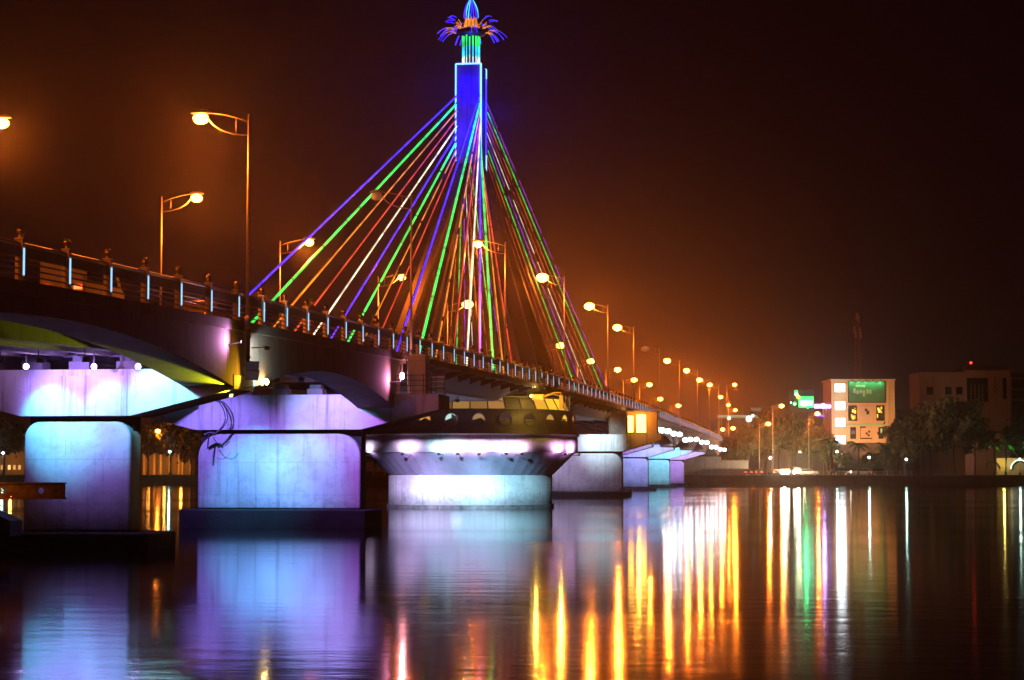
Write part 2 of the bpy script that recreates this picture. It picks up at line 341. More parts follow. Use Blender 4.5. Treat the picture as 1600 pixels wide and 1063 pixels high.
# ------------------------------------------------------------------ piers
def rounded_top(x0, x1, z0, z1, r, n=8):
    p = [(x0,z0),(x1,z0)]
    p += [(x1-r+r*math.cos(a), z1-r+r*math.sin(a)) for a in lin(0, math.pi/2, n)]
    p += [(x0+r-r*math.sin(a), z1-r+r*math.cos(a)) for a in lin(0, math.pi/2, n)]
    return p
def pier(Y, hc, tip, zc, ztip, ztop, cap, label, th=1.5, up=None, bear=True, platform=False):
    r = thing('bridge_pier', label, 'bridge pier', (XC, Y, 0), 'piers of the bridge')
    ch, cz, cy0, cy1 = cap
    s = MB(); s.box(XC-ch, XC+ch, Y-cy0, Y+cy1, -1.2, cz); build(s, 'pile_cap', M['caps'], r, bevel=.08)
    s = MB(); s.prism_y([(XC-hc+.01,cz+.002),(XC+hc-.01,cz+.002),(XC+hc-.01,zc-.004),(XC-hc+.01,zc-.004)], Y-th+.5, Y+.1); build(s, 'core', M['caps'], r)
    rad = min(1.25, hc*.30)
    s = MB(); s.prism_y(rounded_top(XC-hc-.05, XC+hc+.05, cz+.004, zc-.22, rad), Y-th, Y+.05); build(s, 'column', M['pier'], r, bevel=.12, seg=4, smooth=True)
    e = .55
    s = MB(); s.prism_y([(XC-hc-.12,zc),(XC+hc+.12,zc),(XC+tip,ztip),(XC+tip,ztip+e),(XC-tip,ztip+e),(XC-tip,ztip)], Y-th-.25, Y+th)
    if not up:
        s = MB(); s.prism_y([(XC-hc-.12,zc),(XC+hc+.12,zc),(XC+tip,ztip),(XC+tip,ztop),(XC-tip,ztop),(XC-tip,ztip)], Y-th-.25, Y+th)
    build(s, 'crosshead', M['pier_plain'], r)
    if up:
        u0, u1 = up
        s = MB(); s.box(XC-u0, XC+u1, Y-th-.21, Y+th-.1, ztip+e+.003, ztop); build(s, 'upstand', M['pier_plain'], r)
    if bear:
        for i in range(5):
            x = XC-3.9+i*1.95
            s = MB(); s.box(x-.42, x+.42, Y-th+.1, Y-th+1.0, ztop+.003, ztop+.33); build(s, 'bearing_plinth', M['slab'], r)
            q = MB(); q.box(x-.3, x+.3, Y-th+.2, Y-th+.9, ztop+.335, ztop+.55); build(q, 'bearing', M['steel'], r)
    return r
pier(P1+.1, 2.14, 6.42, 5.2, 6.22, 7.02, (3.35, .66, 2.6, 1.0), 'nearest bridge pier at the left edge, lit white and cyan', th=1.25, up=(4.2, 4.2))
pier(P2+.1, 4.45, 8.8, 5.25, 6.3, 7.12, (5.1, .98, 2.9, 1.3), 'wide purple-lit pier with a loop of cable on its crosshead')
pier(P4, 6.0, 10.6, 5.25, 6.6, 7.2, (6.8, .55, 2.6, 2.6), 'wide dim grey pier under the orange-lit cabin', bear=False)
pier(P5, 2.35, 6.4, 5.1, 6.2, 7.0, (3.4, .5, 2.4, 2.4), 'narrow purple strip of a pier just right of the wide dim pier', bear=False)
pier(P6, 2.35, 6.4, 5.1, 6.2, 7.0, (3.4, .5, 2.4, 2.4), 'pale blue far pier, second of the narrow piers past the cabin', bear=False)
pier(P7, 2.35, 6.4, 5.1, 6.2, 7.0, (3.4, .5, 2.4, 2.4), 'pale cyan far pier, third of the narrow piers past the cabin', bear=False)
pier(P8, 2.35, 6.4, 5.1, 6.2, 7.0, (3.4, .5, 2.4, 2.4), 'farthest narrow pier standing in the water close to the far bank', bear=False)
r = thing('bridge_abutment', 'grey concrete abutment wall on the far bank under the bridge', 'abutment', (XC, 452, BZ))
s = MB(); s.box(XL-.5, XR+.6, 450.8, 453, BZ, 6.0); build(s, 'wall', M['pier_plain'], r)
s = MB(); s.box(XR+.62, XR+6.5, 451, 452.4, BZ, 5.2); build(s, 'wing_wall', M['pier_plain'], r)
s = MB(); s.box(XL+1, XR-1, 503, 504.4, BZ, 6.0); build(s, 'rear_support', M['pier_plain'], r)

# the round pier on which the span swings
r = thing('pivot_pier', 'white-lit round pivot pier with inverted cone, portholed drum and glazed top', 'bridge pier', (XC, PIV, 0))
C0 = (XC, PIV, 0)
s = MB(); s.lathe([(6.95,-1.2),(6.95,.28)], C0, 64); s.lathe([(6.95,.28),(6.7,.29)], C0, 64); build(s, 'stained_foot', noisy('tide_stained_concrete', (.12,.11,.11), (.035,.03,.03), 2.2, .9, bump=.5), r, True)
s = MB(); s.lathe([(6.8,.1),(6.8,2.72),(5,2.73)], C0, 64); build(s, 'column', M['pivot'], r, True)
n = 48; s = MB()                           # shallow ribs down the cone
prof = []
for k in range(n*2):
    rr = 0 if k % 2 == 0 else .035; prof.append(rr)
def ring(rad, z): return [(C0[0]+(rad-prof[k])*math.cos(math.pi*k/n), C0[1]+(rad-prof[k])*math.sin(math.pi*k/n), z) for k in range(2*n)]
s.loft([ring(6.86, 2.70), ring(8.72, 4.52)], cap=False); build(s, 'inverted_cone', M['cone'], r)
s = MB(); s.lathe([(8.6,4.5),(8.92,4.52),(8.92,5.82),(8.5,5.84)], C0, 72); build(s, 'ring_band', M['pivot'], r, True)
s = MB(); s.lathe([(8.7,5.86),(9.06,5.86),(9.06,5.98),(8.7,5.99)], C0, 72); build(s, 'drip_edge', M['steel'], r)
s = MB(); s.lathe([(9.0,5.99),(8.72,6.55),(8.6,7.92),(7.2,7.97)], C0, 72); build(s, 'drum', M['roof_dark'], r, True)
for k in range(24):
    a = 2*math.pi*(k+.5)/24; s = MB()
    s.tube([(C0[0]+9.03*math.cos(a), C0[1]+9.03*math.sin(a), 5.99), (C0[0]+8.74*math.cos(a+.05), C0[1]+8.74*math.sin(a+.05), 6.57)], .022, 5); build(s, 'drum_rib', M['black'], r)
acam = math.atan2(-PIV, -XC)               # bearing of the camera seen from the pier
pcols = [((1,.42,.08),.75),((.55,.9,.75),.85),((.75,.45,.14),.42),((.25,.10,.05),.10),((.2,.05,.12),.05),((.9,.5,.10),.55),((1,.62,.05),.95),((.9,.38,.05),.55)]
pmats = [emis('porthole_light', c, e, 'NONE', (.02,.02,.02)) for c, e in pcols]
fr_m = M['steel']
for k in range(25):
    a = acam+(k-2)*R(14.4)+R(4.2)
    m = pmats[k] if k < 8 else pmats[3]
    c = Vector((C0[0]+8.66*math.cos(a), C0[1]+8.66*math.sin(a), 7.08)); u = Vector((-math.sin(a), math.cos(a), 0)); o_ = Vector((math.cos(a), math.sin(a), 0))
    f = MB(); f.loft([[c+o_*dd+(u*math.cos(t)+Vector((0,0,1))*math.sin(t))*rad for t in [2*math.pi*i/20 for i in range(20)]] for rad, dd in ((.56,-.08),(.56,.05),(.47,.05),(.47,-.02))], cap=False)
    fo = build(f, 'porthole', fr_m, r)
    gmb = MB(); gmb.face([c+o_*.0+(u*math.cos(t)+Vector((0,0,1))*math.sin(t))*.475 for t in [2*math.pi*i/20 for i in range(20)]])
    build(gmb, 'pane', m, fo)
    if k in (1, 4, 6):
        gmb = MB(); q = c+o_*.02
        if k == 1: gmb.face([q+u*x+Vector((0,0,z)) for x, z in ((.02,-.47),(.40,-.25),(.47,0),(.40,.25),(.02,.47))])
        else:
            for z in (-.12,.12): gmb.face([q+u*-.4+Vector((0,0,z-.03)), q+u*.4+Vector((0,0,z-.03)), q+u*.4+Vector((0,0,z+.03)), q+u*-.4+Vector((0,0,z+.03))])
        build(gmb, 'blind', M['black'], fo)
wl = [((.8,.45,.12),.12),((.75,.55,.3),.30),((.8,.45,.15),.16),((.9,.5,.12),.35),((.9,.45,.1),.28),((.85,.4,.1),.42),((.2,.1,.05),.03),((.6,.3,.06),.12),((1,.50,.04),.8),((1,.55,.03),1.1),((1,.56,.03),1.2),((1,.45,.03),.6),((.8,.25,.03),.3)]
wmats = [emis('cabin_window_light', c, e) for c, e in wl]
NW = 36
for k in range(NW):
    a0 = acam+(k-9)*2*math.pi/NW; a1 = a0+2*math.pi/NW*.93
    f = MB(); f.face([(C0[0]+rr*math.cos(a), C0[1]+rr*math.sin(a), z) for rr, a, z in ((8.25,a0,7.98),(8.25,a1,7.98),(7.75,a1,8.86),(7.75,a0,8.86))])
    build(f, 'window_pane', wmats[min(12, max(0, k-5))] if k < 18 else wmats[0], r)
    f = MB(); f.tube([(C0[0]+8.27*math.cos(a0-.006), C0[1]+8.27*math.sin(a0-.006), 7.95), (C0[0]+7.77*math.cos(a0-.006), C0[1]+7.77*math.sin(a0-.006), 8.88)], .05, 5); build(f, 'mullion', M['black'], r)
s = MB(); s.lathe([(8.0,8.88),(8.0,9.0),(1,9.02)], C0, 48); build(s, 'cabin_roof', M['roof_dark'], r)
s = MB(); s.lathe([(3.2,9.02),(3.2,9.3)], C0, 32); build(s, 'slewing_bearing', M['steel'], r)

# ------------------------------------------------------------------ the swing span with pylon and stays
SY0, SY1 = P2+.6, P4-.5
sw = thing('cable_stayed_swing_span', 'cable-stayed swing span hung from a blue neon pylon by coloured light cables', 'bridge span', (XC, PIV, zdeck(PIV)))
yy = lin(SY0, SY1, 40)
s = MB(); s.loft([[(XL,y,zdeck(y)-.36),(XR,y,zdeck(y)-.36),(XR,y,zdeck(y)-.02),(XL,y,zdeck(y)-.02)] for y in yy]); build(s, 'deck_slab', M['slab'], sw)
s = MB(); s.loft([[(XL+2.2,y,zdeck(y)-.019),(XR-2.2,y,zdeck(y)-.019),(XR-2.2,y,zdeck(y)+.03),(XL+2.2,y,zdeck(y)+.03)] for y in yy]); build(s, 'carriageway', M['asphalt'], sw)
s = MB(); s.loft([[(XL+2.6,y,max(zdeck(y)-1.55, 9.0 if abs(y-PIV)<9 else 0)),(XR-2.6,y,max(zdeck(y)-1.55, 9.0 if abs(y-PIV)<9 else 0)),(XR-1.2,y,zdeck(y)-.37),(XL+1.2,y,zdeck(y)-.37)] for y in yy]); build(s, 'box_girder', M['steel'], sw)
s = MB()
for sx in (XR-2.45, XL+2.45): s.tube([(sx, y, zdeck(y)-1.5) for y in yy], .05, 5)
build(s, 'service_pipe', M['rail'], sw)
for y in lin(SY0+1, SY1-1, 28):
    for s0, s1 in ((XR-1.2, XR-.1), (XL+1.2, XL+.1)):
        s = MB(); s.hexa([(min(s0,s1), y-.08, zdeck(y)-.9 if s0 < s1 else zdeck(y)-.5), (max(s0,s1), y-.08, zdeck(y)-.5 if s0 < s1 else zdeck(y)-.9), (max(s0,s1), y+.08, zdeck(y)-.5 if s0 < s1 else zdeck(y)-.9), (min(s0,s1), y+.08, zdeck(y)-.9 if s0 < s1 else zdeck(y)-.5)],
                    [(min(s0,s1), y-.08, zdeck(y)-.365), (max(s0,s1), y-.08, zdeck(y)-.365), (max(s0,s1), y+.08, zdeck(y)-.365), (min(s0,s1), y+.08, zdeck(y)-.365)]); build(s, 'outrigger', M['steel'], sw)
railing(sw, SY0, SY1, 1); railing(sw, SY0, SY1, -1)
# pylon: a box shaft on four splayed legs
ZT, ZB = 36.9, 28.6
hx, hy = 1.06, 1.3
py = build(MB().box(XC-hx, XC+hx, PIV-hy, PIV+hy, ZB, ZT), 'pylon', M['pylon'], sw)
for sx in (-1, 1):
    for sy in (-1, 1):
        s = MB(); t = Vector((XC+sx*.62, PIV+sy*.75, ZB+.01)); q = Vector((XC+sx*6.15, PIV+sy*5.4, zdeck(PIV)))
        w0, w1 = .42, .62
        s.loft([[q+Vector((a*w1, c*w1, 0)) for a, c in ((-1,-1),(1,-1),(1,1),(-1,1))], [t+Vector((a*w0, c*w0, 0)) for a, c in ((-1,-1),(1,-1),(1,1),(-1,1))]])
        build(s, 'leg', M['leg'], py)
s = MB()                                   # neon outline on every face
for yf in (PIV-hy-.05, PIV+hy+.05):
    s.tube([(XC-hx,yf,ZB+.2),(XC-hx,yf,ZT+.06)], .065, 6); s.tube([(XC+hx,yf,ZB-1.2),(XC+hx,yf,ZT+.06)], .085, 6); s.tube([(XC-hx,yf,ZT+.06),(XC+hx,yf,ZT+.06)], .065, 6)
build(s, 'neon_outline', M['n_edge'], py)
s = MB()
s.tube([(XC+hx+.06,PIV+hy-.08,ZB+1),(XC+hx+.06,PIV+hy-.08,ZT-.8)], .05, 6); build(s, 'neon_outline', M['n_blue'], py)
for yf in (-1, 1):
    light('POINT', (XC, PIV+yf*(hy+1.3), ZT-2), (.002,.0,1), 1150, py, .5); light('POINT', (XC, PIV+yf*(hy+1.3), ZT-6), (.002,.0,1), 1150, py, .5)
for xf in (-1, 1):
    light('POINT', (XC+xf*(hx+1.4), PIV, ZT-4), (.003,.0,1), 900, py, .5)
# neon palm crown on the pylon
cr = build(MB().lathe([(.55,ZT+.02),(.55,ZT+2.6),(1.15,ZT+2.75),(1.25,ZT+3.0),(.5,ZT+3.4),(1e-3,ZT+3.45)], C0, 16), 'light_crown', M['black'], sw, True)
rnd = random.Random(3)
for k in range(16):
    a = 2*math.pi*k/16
    for z0, z1, m in ((.05, .85+rnd.uniform(-.1,.1), 'ice' if k % 2 else 'white'), (.7+rnd.uniform(-.1,.1), 1.75, 'cyan'), (1.7, 2.55+rnd.uniform(-.1,.15), 'green')):
        s = MB(); x, y = C0[0]+.72*math.cos(a), C0[1]+.72*math.sin(a)
        s.tube([(x,y,ZT+z0),(x,y,ZT+z1)], .05 if m != 'green' else .06, 5); build(s, 'trunk_tube', M['n_'+m], cr)
def petal(a, r0, z0, r1, z1, rise, cols, w):
    pts = []
    for t in lin(0, 1, 8):
        rad = r0+(r1-r0)*t; z = z0+(z1-z0)*t+rise*4*t*(1-t)
        pts.append((C0[0]+rad*math.cos(a), C0[1]+rad*math.sin(a), ZT+z))
    for (i0, i1), m in cols:
        s = MB(); s.tube(pts[i0:i1+1], w, 5); build(s, 'petal', M['n_'+m], cr)
for k in range(9):
    a = 2*math.pi*k/9+.1
    for j in (-1, 0, 1): petal(a+j*.085, 1.25, 2.95, 3.05-.3*abs(j)-.12*(k % 2), 2.5-.15*abs(j)+.1*(k % 3), .42+.05*j, (((1,5),'orange'),((5,8),'blue')), .03)
for k in range(7):
    a = 2*math.pi*k/7+.3
    for j in (-1, 1): petal(a+j*.06, .8, 3.2, 2.25, 4.0, .35+.1*j, (((1,3),'orange'),((4,8),'blue')), .028)
for k in range(9):
    a = 2*math.pi*k/9
    for j in (-1, 1): petal(a+j*.08, .62, 3.3, .12, 5.7, .02, (((0,3),'orange'),), .036)
    pts = [(C0[0]+(.62*(1-t**2.2))*math.cos(a), C0[1]+(.62*(1-t**2.2))*math.sin(a), ZT+4.2+1.75*t) for t in lin(0, 1, 6)]
    s = MB(); s.tube(pts, .035, 5); build(s, 'bud_tube', M['n_cyan' if k % 3 == 0 else 'n_blue'], cr)
light('POINT', (C0[0], C0[1]-1.6, ZT+1.4), (.05,.35,1), 60, cr, .3)
# stay cables: four fans of nine
COLS = ['blue','green','orange','red','white','blue','green','orange','red']
for side in (1, -1):
    for arm in (-1, 1):
        for i, cn in enumerate(COLS):
            X = (XR-.55) if side > 0 else (XL+.55)
            near = [110.8,116.9,122.3,128.0,133.4,138.9,144.7,149.6,154.6][i]
            Y = near if arm < 0 else 2*PIV-near
            top = Vector((XC+side*(hx-.12), PIV+arm*(hy+.03), 34.35-.62*i)); bot = Vector((X, Y, zdeck(Y)))
            s = MB(); s.tube([bot, top], .06, 6)
            ca = build(s, 'stay_cable', M['cable'], sw)
            dv = bot-top; ln = dv.length; dr = dv.normalized(); sd = Vector((.0, 0, 0))
            off = Vector((.085 if side > 0 else .085, -.06, 0))
            segs = []
            if cn == 'green':
                t = .8
                while t < ln-1: l_ = rnd.uniform(2.2, 6.5); segs.append((t, min(ln-.6, t+l_))); t += l_+rnd.uniform(.12,.4)
            elif arm > 0 or rnd.random() < .35:
                t = .5
                while t < ln-1: l_ = rnd.uniform(3, 9); segs.append((t, min(ln-.6, t+l_))); t += l_+rnd.uniform(.2,1.6)
            else:
                t = .4
                while t < ln-1: l_ = rnd.uniform(7, 18); segs.append((t, min(ln-.4, t+l_))); t += l_+rnd.uniform(.08,.3)
            s = MB()
            rad = {'green': .085, 'blue': .06, 'white': .06}.get(cn, .048)
            if arm > 0: rad *= .60
            for t0, t1 in segs: s.tube([top+dr*t0+off, top+dr*t1+off], rad, 6)
            mname = cn
            if arm > 0 and cn == 'blue': mname = 'violet'
            build(s, 'light_tube', M[('d_' if arm > 0 else 'n_')+mname], ca)

# ------------------------------------------------------------------ street lamps
ORD = ['first','second','third','fourth','fifth','sixth','seventh','eighth','ninth','tenth','eleventh','twelfth','thirteenth','fourteenth']
def street_lamp(X, Y, z0, zt, dirx, lit, label, arm=1.85, power=5200, group='street lamps along the bridge', r=.075):
    t = thing('street_lamp', label, 'street lamp', (X, Y, z0), group)
    s = MB(); s.tube([(X,Y,z0),(X,Y,z0+.5)], .11, 8); s.tube([(X,Y,z0+.5),(X,Y,zt-.1)], [r, r*.6], 8); build(s, 'pole', M['lamp_pole'], t, True)
    s = MB()
    s.tube([(X+dirx*arm*.92*math.sin(a), Y, zt-.95+.85*(1-math.cos(a))*1.12) for a in lin(0, math.pi/2, 8)], .03, 6)
    s.tube([(X+dirx*arm*.92*u, Y, zt-.42+.40*math.sin(u*1.5)) for u in lin(0, 1, 6)], .022, 6)
    s.tube([(X+dirx*.28*arm, Y, zt-.78), (X+dirx*.28*arm, Y, zt-.30)], .016, 5)
    build(s, 'arm', M['lamp_pole'], t, True)
    s = MB(); cx = X+dirx*(arm+.12); s.lathe([(1e-3,.13),(.10,.11),(.17,.04),(.19,-.03)], (0,0,0), 14)
    s.v = [(cx+v[0]*2.3, Y+v[1]*1.3, zt+v[2]) for v in s.v]; build(s, 'lamp_head', M['lamp_pole'], t, True)
    s = MB(); s.ball((0,0,-.24), .28 if Y < 170 else .48, 14, .8)
    s.v = [(cx+v[0]*1.15, Y+v[1]*1.1, zt+v[2]) for v in s.v]; build(s, 'bowl', M['bulb'] if lit else M['bulb_off'], t, True)
    if lit: light('POINT', (cx, Y, zt-(.66 if Y < 170 else .82)), SOD, power, t, .14)
    return t
rt = [(81.5,14.2,1),(114,15.4,0),(148,16.45,1),(182,17.2,1),(219,17.6,1),(249,17.4,1),(288,17.1,0),(329,17.6,1),(376,18.3,1),(415,18.3,1),(453,18.9,1),(501,17.9,1)]
for i, (d, z, lit) in enumerate(rt):
    X = XR+.12; Y = ys(d, X)
    lab = ['large glowing orange street lamp at the joint above the nearest pier', 'unlit street lamp crossing the coloured cables at the second pier', 'brightest orange street lamp glowing in front of the pylon cables'][i] if i < 3 else \
        ('%s orange street lamp on the right-hand railing counted from the near end' % ORD[i] if lit else 'unlit street lamp on the right-hand railing past the cabin')
    street_lamp(X, Y, zdeck(min(Y, 515))-.3, H+z, -1, lit, lab)
lf = [(85.5,14.6),(112.3,15.0),(137,15.3),(167.4,15.8),(198.4,16.1),(269,16.4),(304,16.2),(344,16.9),(374,16.5),(407,17),(434,15.1),(488,15.4)]
for i, (d, z) in enumerate(lf):
    X = XL-.05; Y = ys(d, X)
    street_lamp(X, Y, zdeck(min(Y, 515))-.3, H+z, 1, 1, '%s orange street lamp on the left-hand railing counted from the left edge' % ORD[i])

for d, X, z, dr, lab in ((50, XR+.12, 13.6, -1, 'street lamp on the right-hand railing before the left picture edge'), (58, XL-.05, 14.0, 1, 'street lamp on the left-hand railing before the left picture edge')):
    Y = ys(d, X); street_lamp(X, Y, zdeck(Y)-.3, H+z, dr, 1, lab, power=2200)
# ------------------------------------------------------------------ floodlights
def flood(loc, target, color, power, label, angle=80, group='floodlights on the bridge', glow=None, size=.3, name='floodlight', blend=.8, stem=None, radius=.08):
    loc = Vector(loc); target = Vector(target); dv = (target-loc).normalized()
    t = thing(name, label, 'floodlight', loc, group)
    q = dv.to_track_quat('-Z', 'Y').to_matrix()
    def tf(p): return loc+q@Vector(p)
    k = size/2; s = MB()
    s.loft([[tf(p) for p in ((-k*.6,-k*.5,k*.9),(k*.6,-k*.5,k*.9),(k*.6,k*.5,k*.9),(-k*.6,k*.5,k*.9))], [tf(p) for p in ((-k,-k*.75,.02),(k,-k*.75,.02),(k,k*.75,.02),(-k,k*.75,.02))]])
    build(s, 'housing', M['housing'], t)
    s = MB(); s.face([tf(p) for p in ((-k*.9,-k*.66,.012),(k*.9,-k*.66,.012),(k*.9,k*.66,.012),(-k*.9,k*.66,.012))])
    key = 'lens_%.2f_%.2f_%.2f_%.1f' % (*color, glow or 3)
    if key not in M: M[key] = emis('floodlight_lens', tuple(.25+.75*c for c in color), glow or 3)
    build(s, 'lens', M[key], t)
    s = MB(); s.tube([tf((-k*1.08,0,k*.3)), tf((-k*1.08,0,k*1.3)), tf((k*1.08,0,k*1.3)), tf((k*1.08,0,k*.3))], .015, 5)
    if stem is not None: s.tube([tf((0,0,k*1.3)), stem], .025, 5)
    build(s, 'bracket', M['housing'], t)
    if power: light('SPOT', tf((0,0,-.03)), color, power, t, radius, target, angle, blend)
    return t
VIO, CYA, MAG, WHT, LIL, ICE = (.50,.36,1), (.12,.80,1), (1,.22,.85), (1,.9,.95), (.78,.62,1), (.62,.82,1)
y1 = P1-1.4
def hang(x, y): return (x, y, zdeck(y)-.45)
# on pier 1: wash lamps hung from the deck in front of it
for i, (dx, col, pw, tx, tz, an) in enumerate(((-1.7, (.02,.66,1), 3400, -.9, 5.0, 46), (-.2, (.30,.20,1), 3400, .2, 6.0, 88), (1.6, (.05,.68,1), 1400, 1.5, 5.3, 46), (3.7, (.30,.86,1), 2000, 3.8, 6.2, 62), (5.0, (1,.3,.75), 700, 5.6, 6.4, 60))):
    loc = (XC+dx, y1-3.2, zdeck(y1-3.2)-1.65)
    flood(loc, (XC+tx, y1, tz), col, pw, 'dark floodlight under the nearest deck aimed at the first pier, %s from left' % ORD[i], an, stem=(loc[0], loc[1]-.2, zdeck(y1-3.2)-.46), group='floodlights aimed at the first pier')
flood((XC-4.5, y1-3.2, zdeck(y1-3.2)-1.65), (XC-3.6, y1, 6), (.5,.3,1), 1100, 'dark floodlight hung under the deck at the left picture edge', 70, stem=(XC-4.5, y1-3.3, zdeck(y1)-.46), group='floodlights aimed at the first pier')
# three small bare purple lamps above the crosshead, facing the camera
M['purple_bulb'] = emis('purple_bulb', (.75,.4,1), 40)
for i, px in enumerate((40, 146, 215)):
    c = P(px, 81.5-1.2, zat(573, 80.3)); t = thing('purple_lamp', 'small bright purple lamp above the first pier, %s from the left' % ORD[i], 'lamp', c, 'purple lamps under the nearest span')
    s = MB(); s.ball(c, .11, 10); build(s, 'bulb', M['purple_bulb'], t, True)
    s = MB(); s.tube([c+Vector((0,0,.08)), (c.x, c.y, zdeck(c.y)-1.2)], .03, 6); build(s, 'stem', M['housing'], t)
    light('POINT', c+Vector((0,-.25,-.02)), (.6,.3,1), 70, t, .06)
# pier 2
y2 = P2-1.7
for i, (dx, col, pw, tx, tz, an) in enumerate(((-3.6, (.27,.18,1), 4200, -3.2, 3.8, 80), (-1.3, (.06,.52,1), 5600, -1.0, 2.2, 52), (1.3, (.08,.46,1), 4200, 1.3, 3.0, 44), (2.6, (.10,.65,1), 1500, 2.7, 6.2, 60), (3.4, (.45,.15,1), 4600, 3.6, 4.8, 88), (-4.8, (.30,.14,1), 1900, -5.0, 6, 70))):
    loc = (XC+dx, y2-5.0, zdeck(y2-5)-1.65)
    flood(loc, (XC+tx, y2, tz), col, pw, 'dark floodlight under the second span aimed at the purple pier, %s from left' % ORD[i], an, stem=(loc[0], loc[1]-.2, zdeck(y2-5)-.46), group='floodlights aimed at the second pier')
# pier 3 band: uplights on the cone below the ring band
bcols = [(.8,.6,1), (.85,.55,1), (.5,.8,1), (.9,.6,1), (1,.5,.95), (.8,.6,1), (1,.55,.9), (1,.45,.9), (1,.5,1)]
for i, ph in enumerate((-68,-34,-15,-6,4,17,25,52,66)):
    a = acam+R(ph); o_ = Vector((math.cos(a), math.sin(a), 0))
    loc = Vector(C0)+o_*9.62+Vector((0,0,4.40)); tg = Vector(C0)+o_*8.9+Vector((0,0,5.3))
    flood(loc, tg, bcols[i], (330,620,480,700,820,560,420,400,520)[i], 'small uplight under the pivot pier ring, %s from the left' % ORD[i], 150, size=.26, group='uplights around the pivot pier', stem=Vector(C0)+o_*8.5+Vector((0,0,4.3)))
for i, (dx, col, tx) in enumerate(((-5.5, (.62,.52,1), -3.5), (0, (.50,.68,1), 0), (5.5, (.36,.76,1), 3.5))):
    yq = PIV-25; flood((XC+dx*.6, yq, zdeck(yq)-1.85), (XC+tx*1.1, PIV-7, 1.0), col, 60000, 'floodlight under the swing span aimed at the pivot pier column, %s from the left' % ORD[i], 27, stem=(XC+dx*.6, yq, zdeck(yq)-1.5), group='floodlights aimed at the pivot pier', radius=.2)
# pier 4 and the far piers
flood((XC-3, P4-8, 7.9), (XC-1.5, P4-1.5, 4), (.62,.52,.95), 4200, 'floodlight under the swing span aimed at the wide dim pier', 95, stem=(XC-3, P4-8.1, zdeck(P4)-1.5), group='floodlights aimed at far piers')
flood((XC+3.4, P4-6, 8.2), (XC+3.6, P4-1.5, 6.4), (.6,.85,1), 3600, 'second floodlight under the swing span aimed at the wide dim pier', 70, stem=(XC+3.4, P4-6.1, zdeck(P4)-1.5), group='floodlights aimed at far piers')
for nm, Y, col, pw in (('first', P5, (.42,.16,1), 2600), ('second', P6, (.32,.38,1), 6500), ('third', P7, (.22,.70,1), 7000), ('fourth', P8, (.5,.3,1), 6000)):
    flood((XC+1.5, Y-8, 7.6), (XC+1.6, Y-1.5, 4.6), col, pw, 'floodlight under the deck aimed at the %s narrow pier past the cabin' % nm, 100, stem=(XC+1.5, Y-8.1, zdeck(Y)-.5), group='floodlights aimed at far piers')
    flood((XC+6.6, Y-5, 6.6), (XC+5, Y-1.5, 6.6), (.8,.75,1), 500, 'small floodlight beside the crosshead of the %s narrow pier past the cabin' % nm, 100, stem=(XR-.5, Y-5.1, zdeck(Y)-.5), group='floodlights aimed at far piers')
# hot spots on the girder ends
flood((XR+.42, P1-2.2, 8.0), (XR-.1, P1-2.5, 8.05), (1,.40,1), 330, 'small floodlight on a bracket throwing pink light on the nearest girder', 150, size=.16, stem=(XR-.1, P1-2.1, 7.9), group='small floodlights at the first joint', blend=1, radius=.05)
flood((XR+.75, P1+.35, 7.9), (XR, P1+1.2, 7.7), (.85,.97,1), 700, 'small floodlight on the drainpipe throwing white light past the first joint', 85, size=.22, stem=(XR+.2, P1+.1, 7.9), group='small floodlights at the first joint')
flood((XR-.3, P1-1.0, 5.98), (XR-.75, P1-2.0, 6.39), (.56,.62,.01), 3800, 'small floodlight throwing yellow-green light up the first arch soffit', 42, size=.2, stem=(XR-.05, P1-.1, 6.1), group='small floodlights at the first joint', blend=.15)
flood((XR+.75, P1-.25, 6.45), (XR-.1, P1-1.3, 7.0), (1,.50,.02), 330, 'small floodlight throwing amber light on the foot of the nearest girder', 85, size=.2, stem=(XR-.05, P1-.1, 6.3), group='small floodlights at the first joint')
flood((XR+.5, P1+1.2, 6.35), (XR-.1, P1+2.6, 6.9), (.3,.9,1), 330, 'small floodlight throwing cyan light on the girder past the first joint', 120, size=.2, stem=(XR-.05, P1+.9, 6.3), group='small floodlights at the first joint')
flood((XR+.5, P2-2.9, 7.8), (XR-.1, P2-3.2, 7.9), (1,.30,.66), 520, 'small floodlight throwing magenta light on the second girder end', 150, size=.18, stem=(XR-.1, P2-2.8, 7.7), group='small floodlights at the second joint', blend=1, radius=.05)
# warm lamp on a bracket frame; box has pink light painted into its colour
c = P(415, 84.8, zat(597, 84.8)); t = thing('warm_lamp', 'bright warm white lamp at the foot of a bracket frame above the second pier', 'lamp', c)
s = MB(); s.ball(c, .13, 12); build(s, 'bulb', emis('warm_bulb', (1,.72,.25), 40), t, True)
top = P(398, 84.0, zat(553, 84.0)); foot = P(396, 84.0, zat(596, 84.0))
s = MB(); s.tube([foot, top], .03, 6); s.tube([foot, c], .025, 6); s.tube([c, P(398, 84, zat(572, 84))], .025, 6); s.tube([P(382,84,zat(556,84)), P(399,84,zat(556,84))], .02, 6); build(s, 'bracket_frame', M['steel'], t)
s = MB(); s.cbox(P(398, 84, zat(552, 84)), .22, .16, .38); build(s, 'junction_box', noisy('painted_magenta_light', (.45,.03,.18), (.3,.02,.12), 4, .5), t)
light('POINT', c+Vector((.1,-.3,0)), (1,.62,.2), 110, t, .08)
c = P(628, 113.2, zat(588, 113.2)); t = thing('magenta_lamp', 'small white-pink lamp on the platform beside the second girder end', 'lamp', c)
s = MB(); s.ball(c, .13, 12, 1.5); build(s, 'bulb', emis('pink_bulb', (1,.55,.9), 22), t, True)
s = MB(); s.tube([c+Vector((0,0,.15)), c+Vector((0,0,.9))], .03, 6); build(s, 'stem', M['steel'], t)
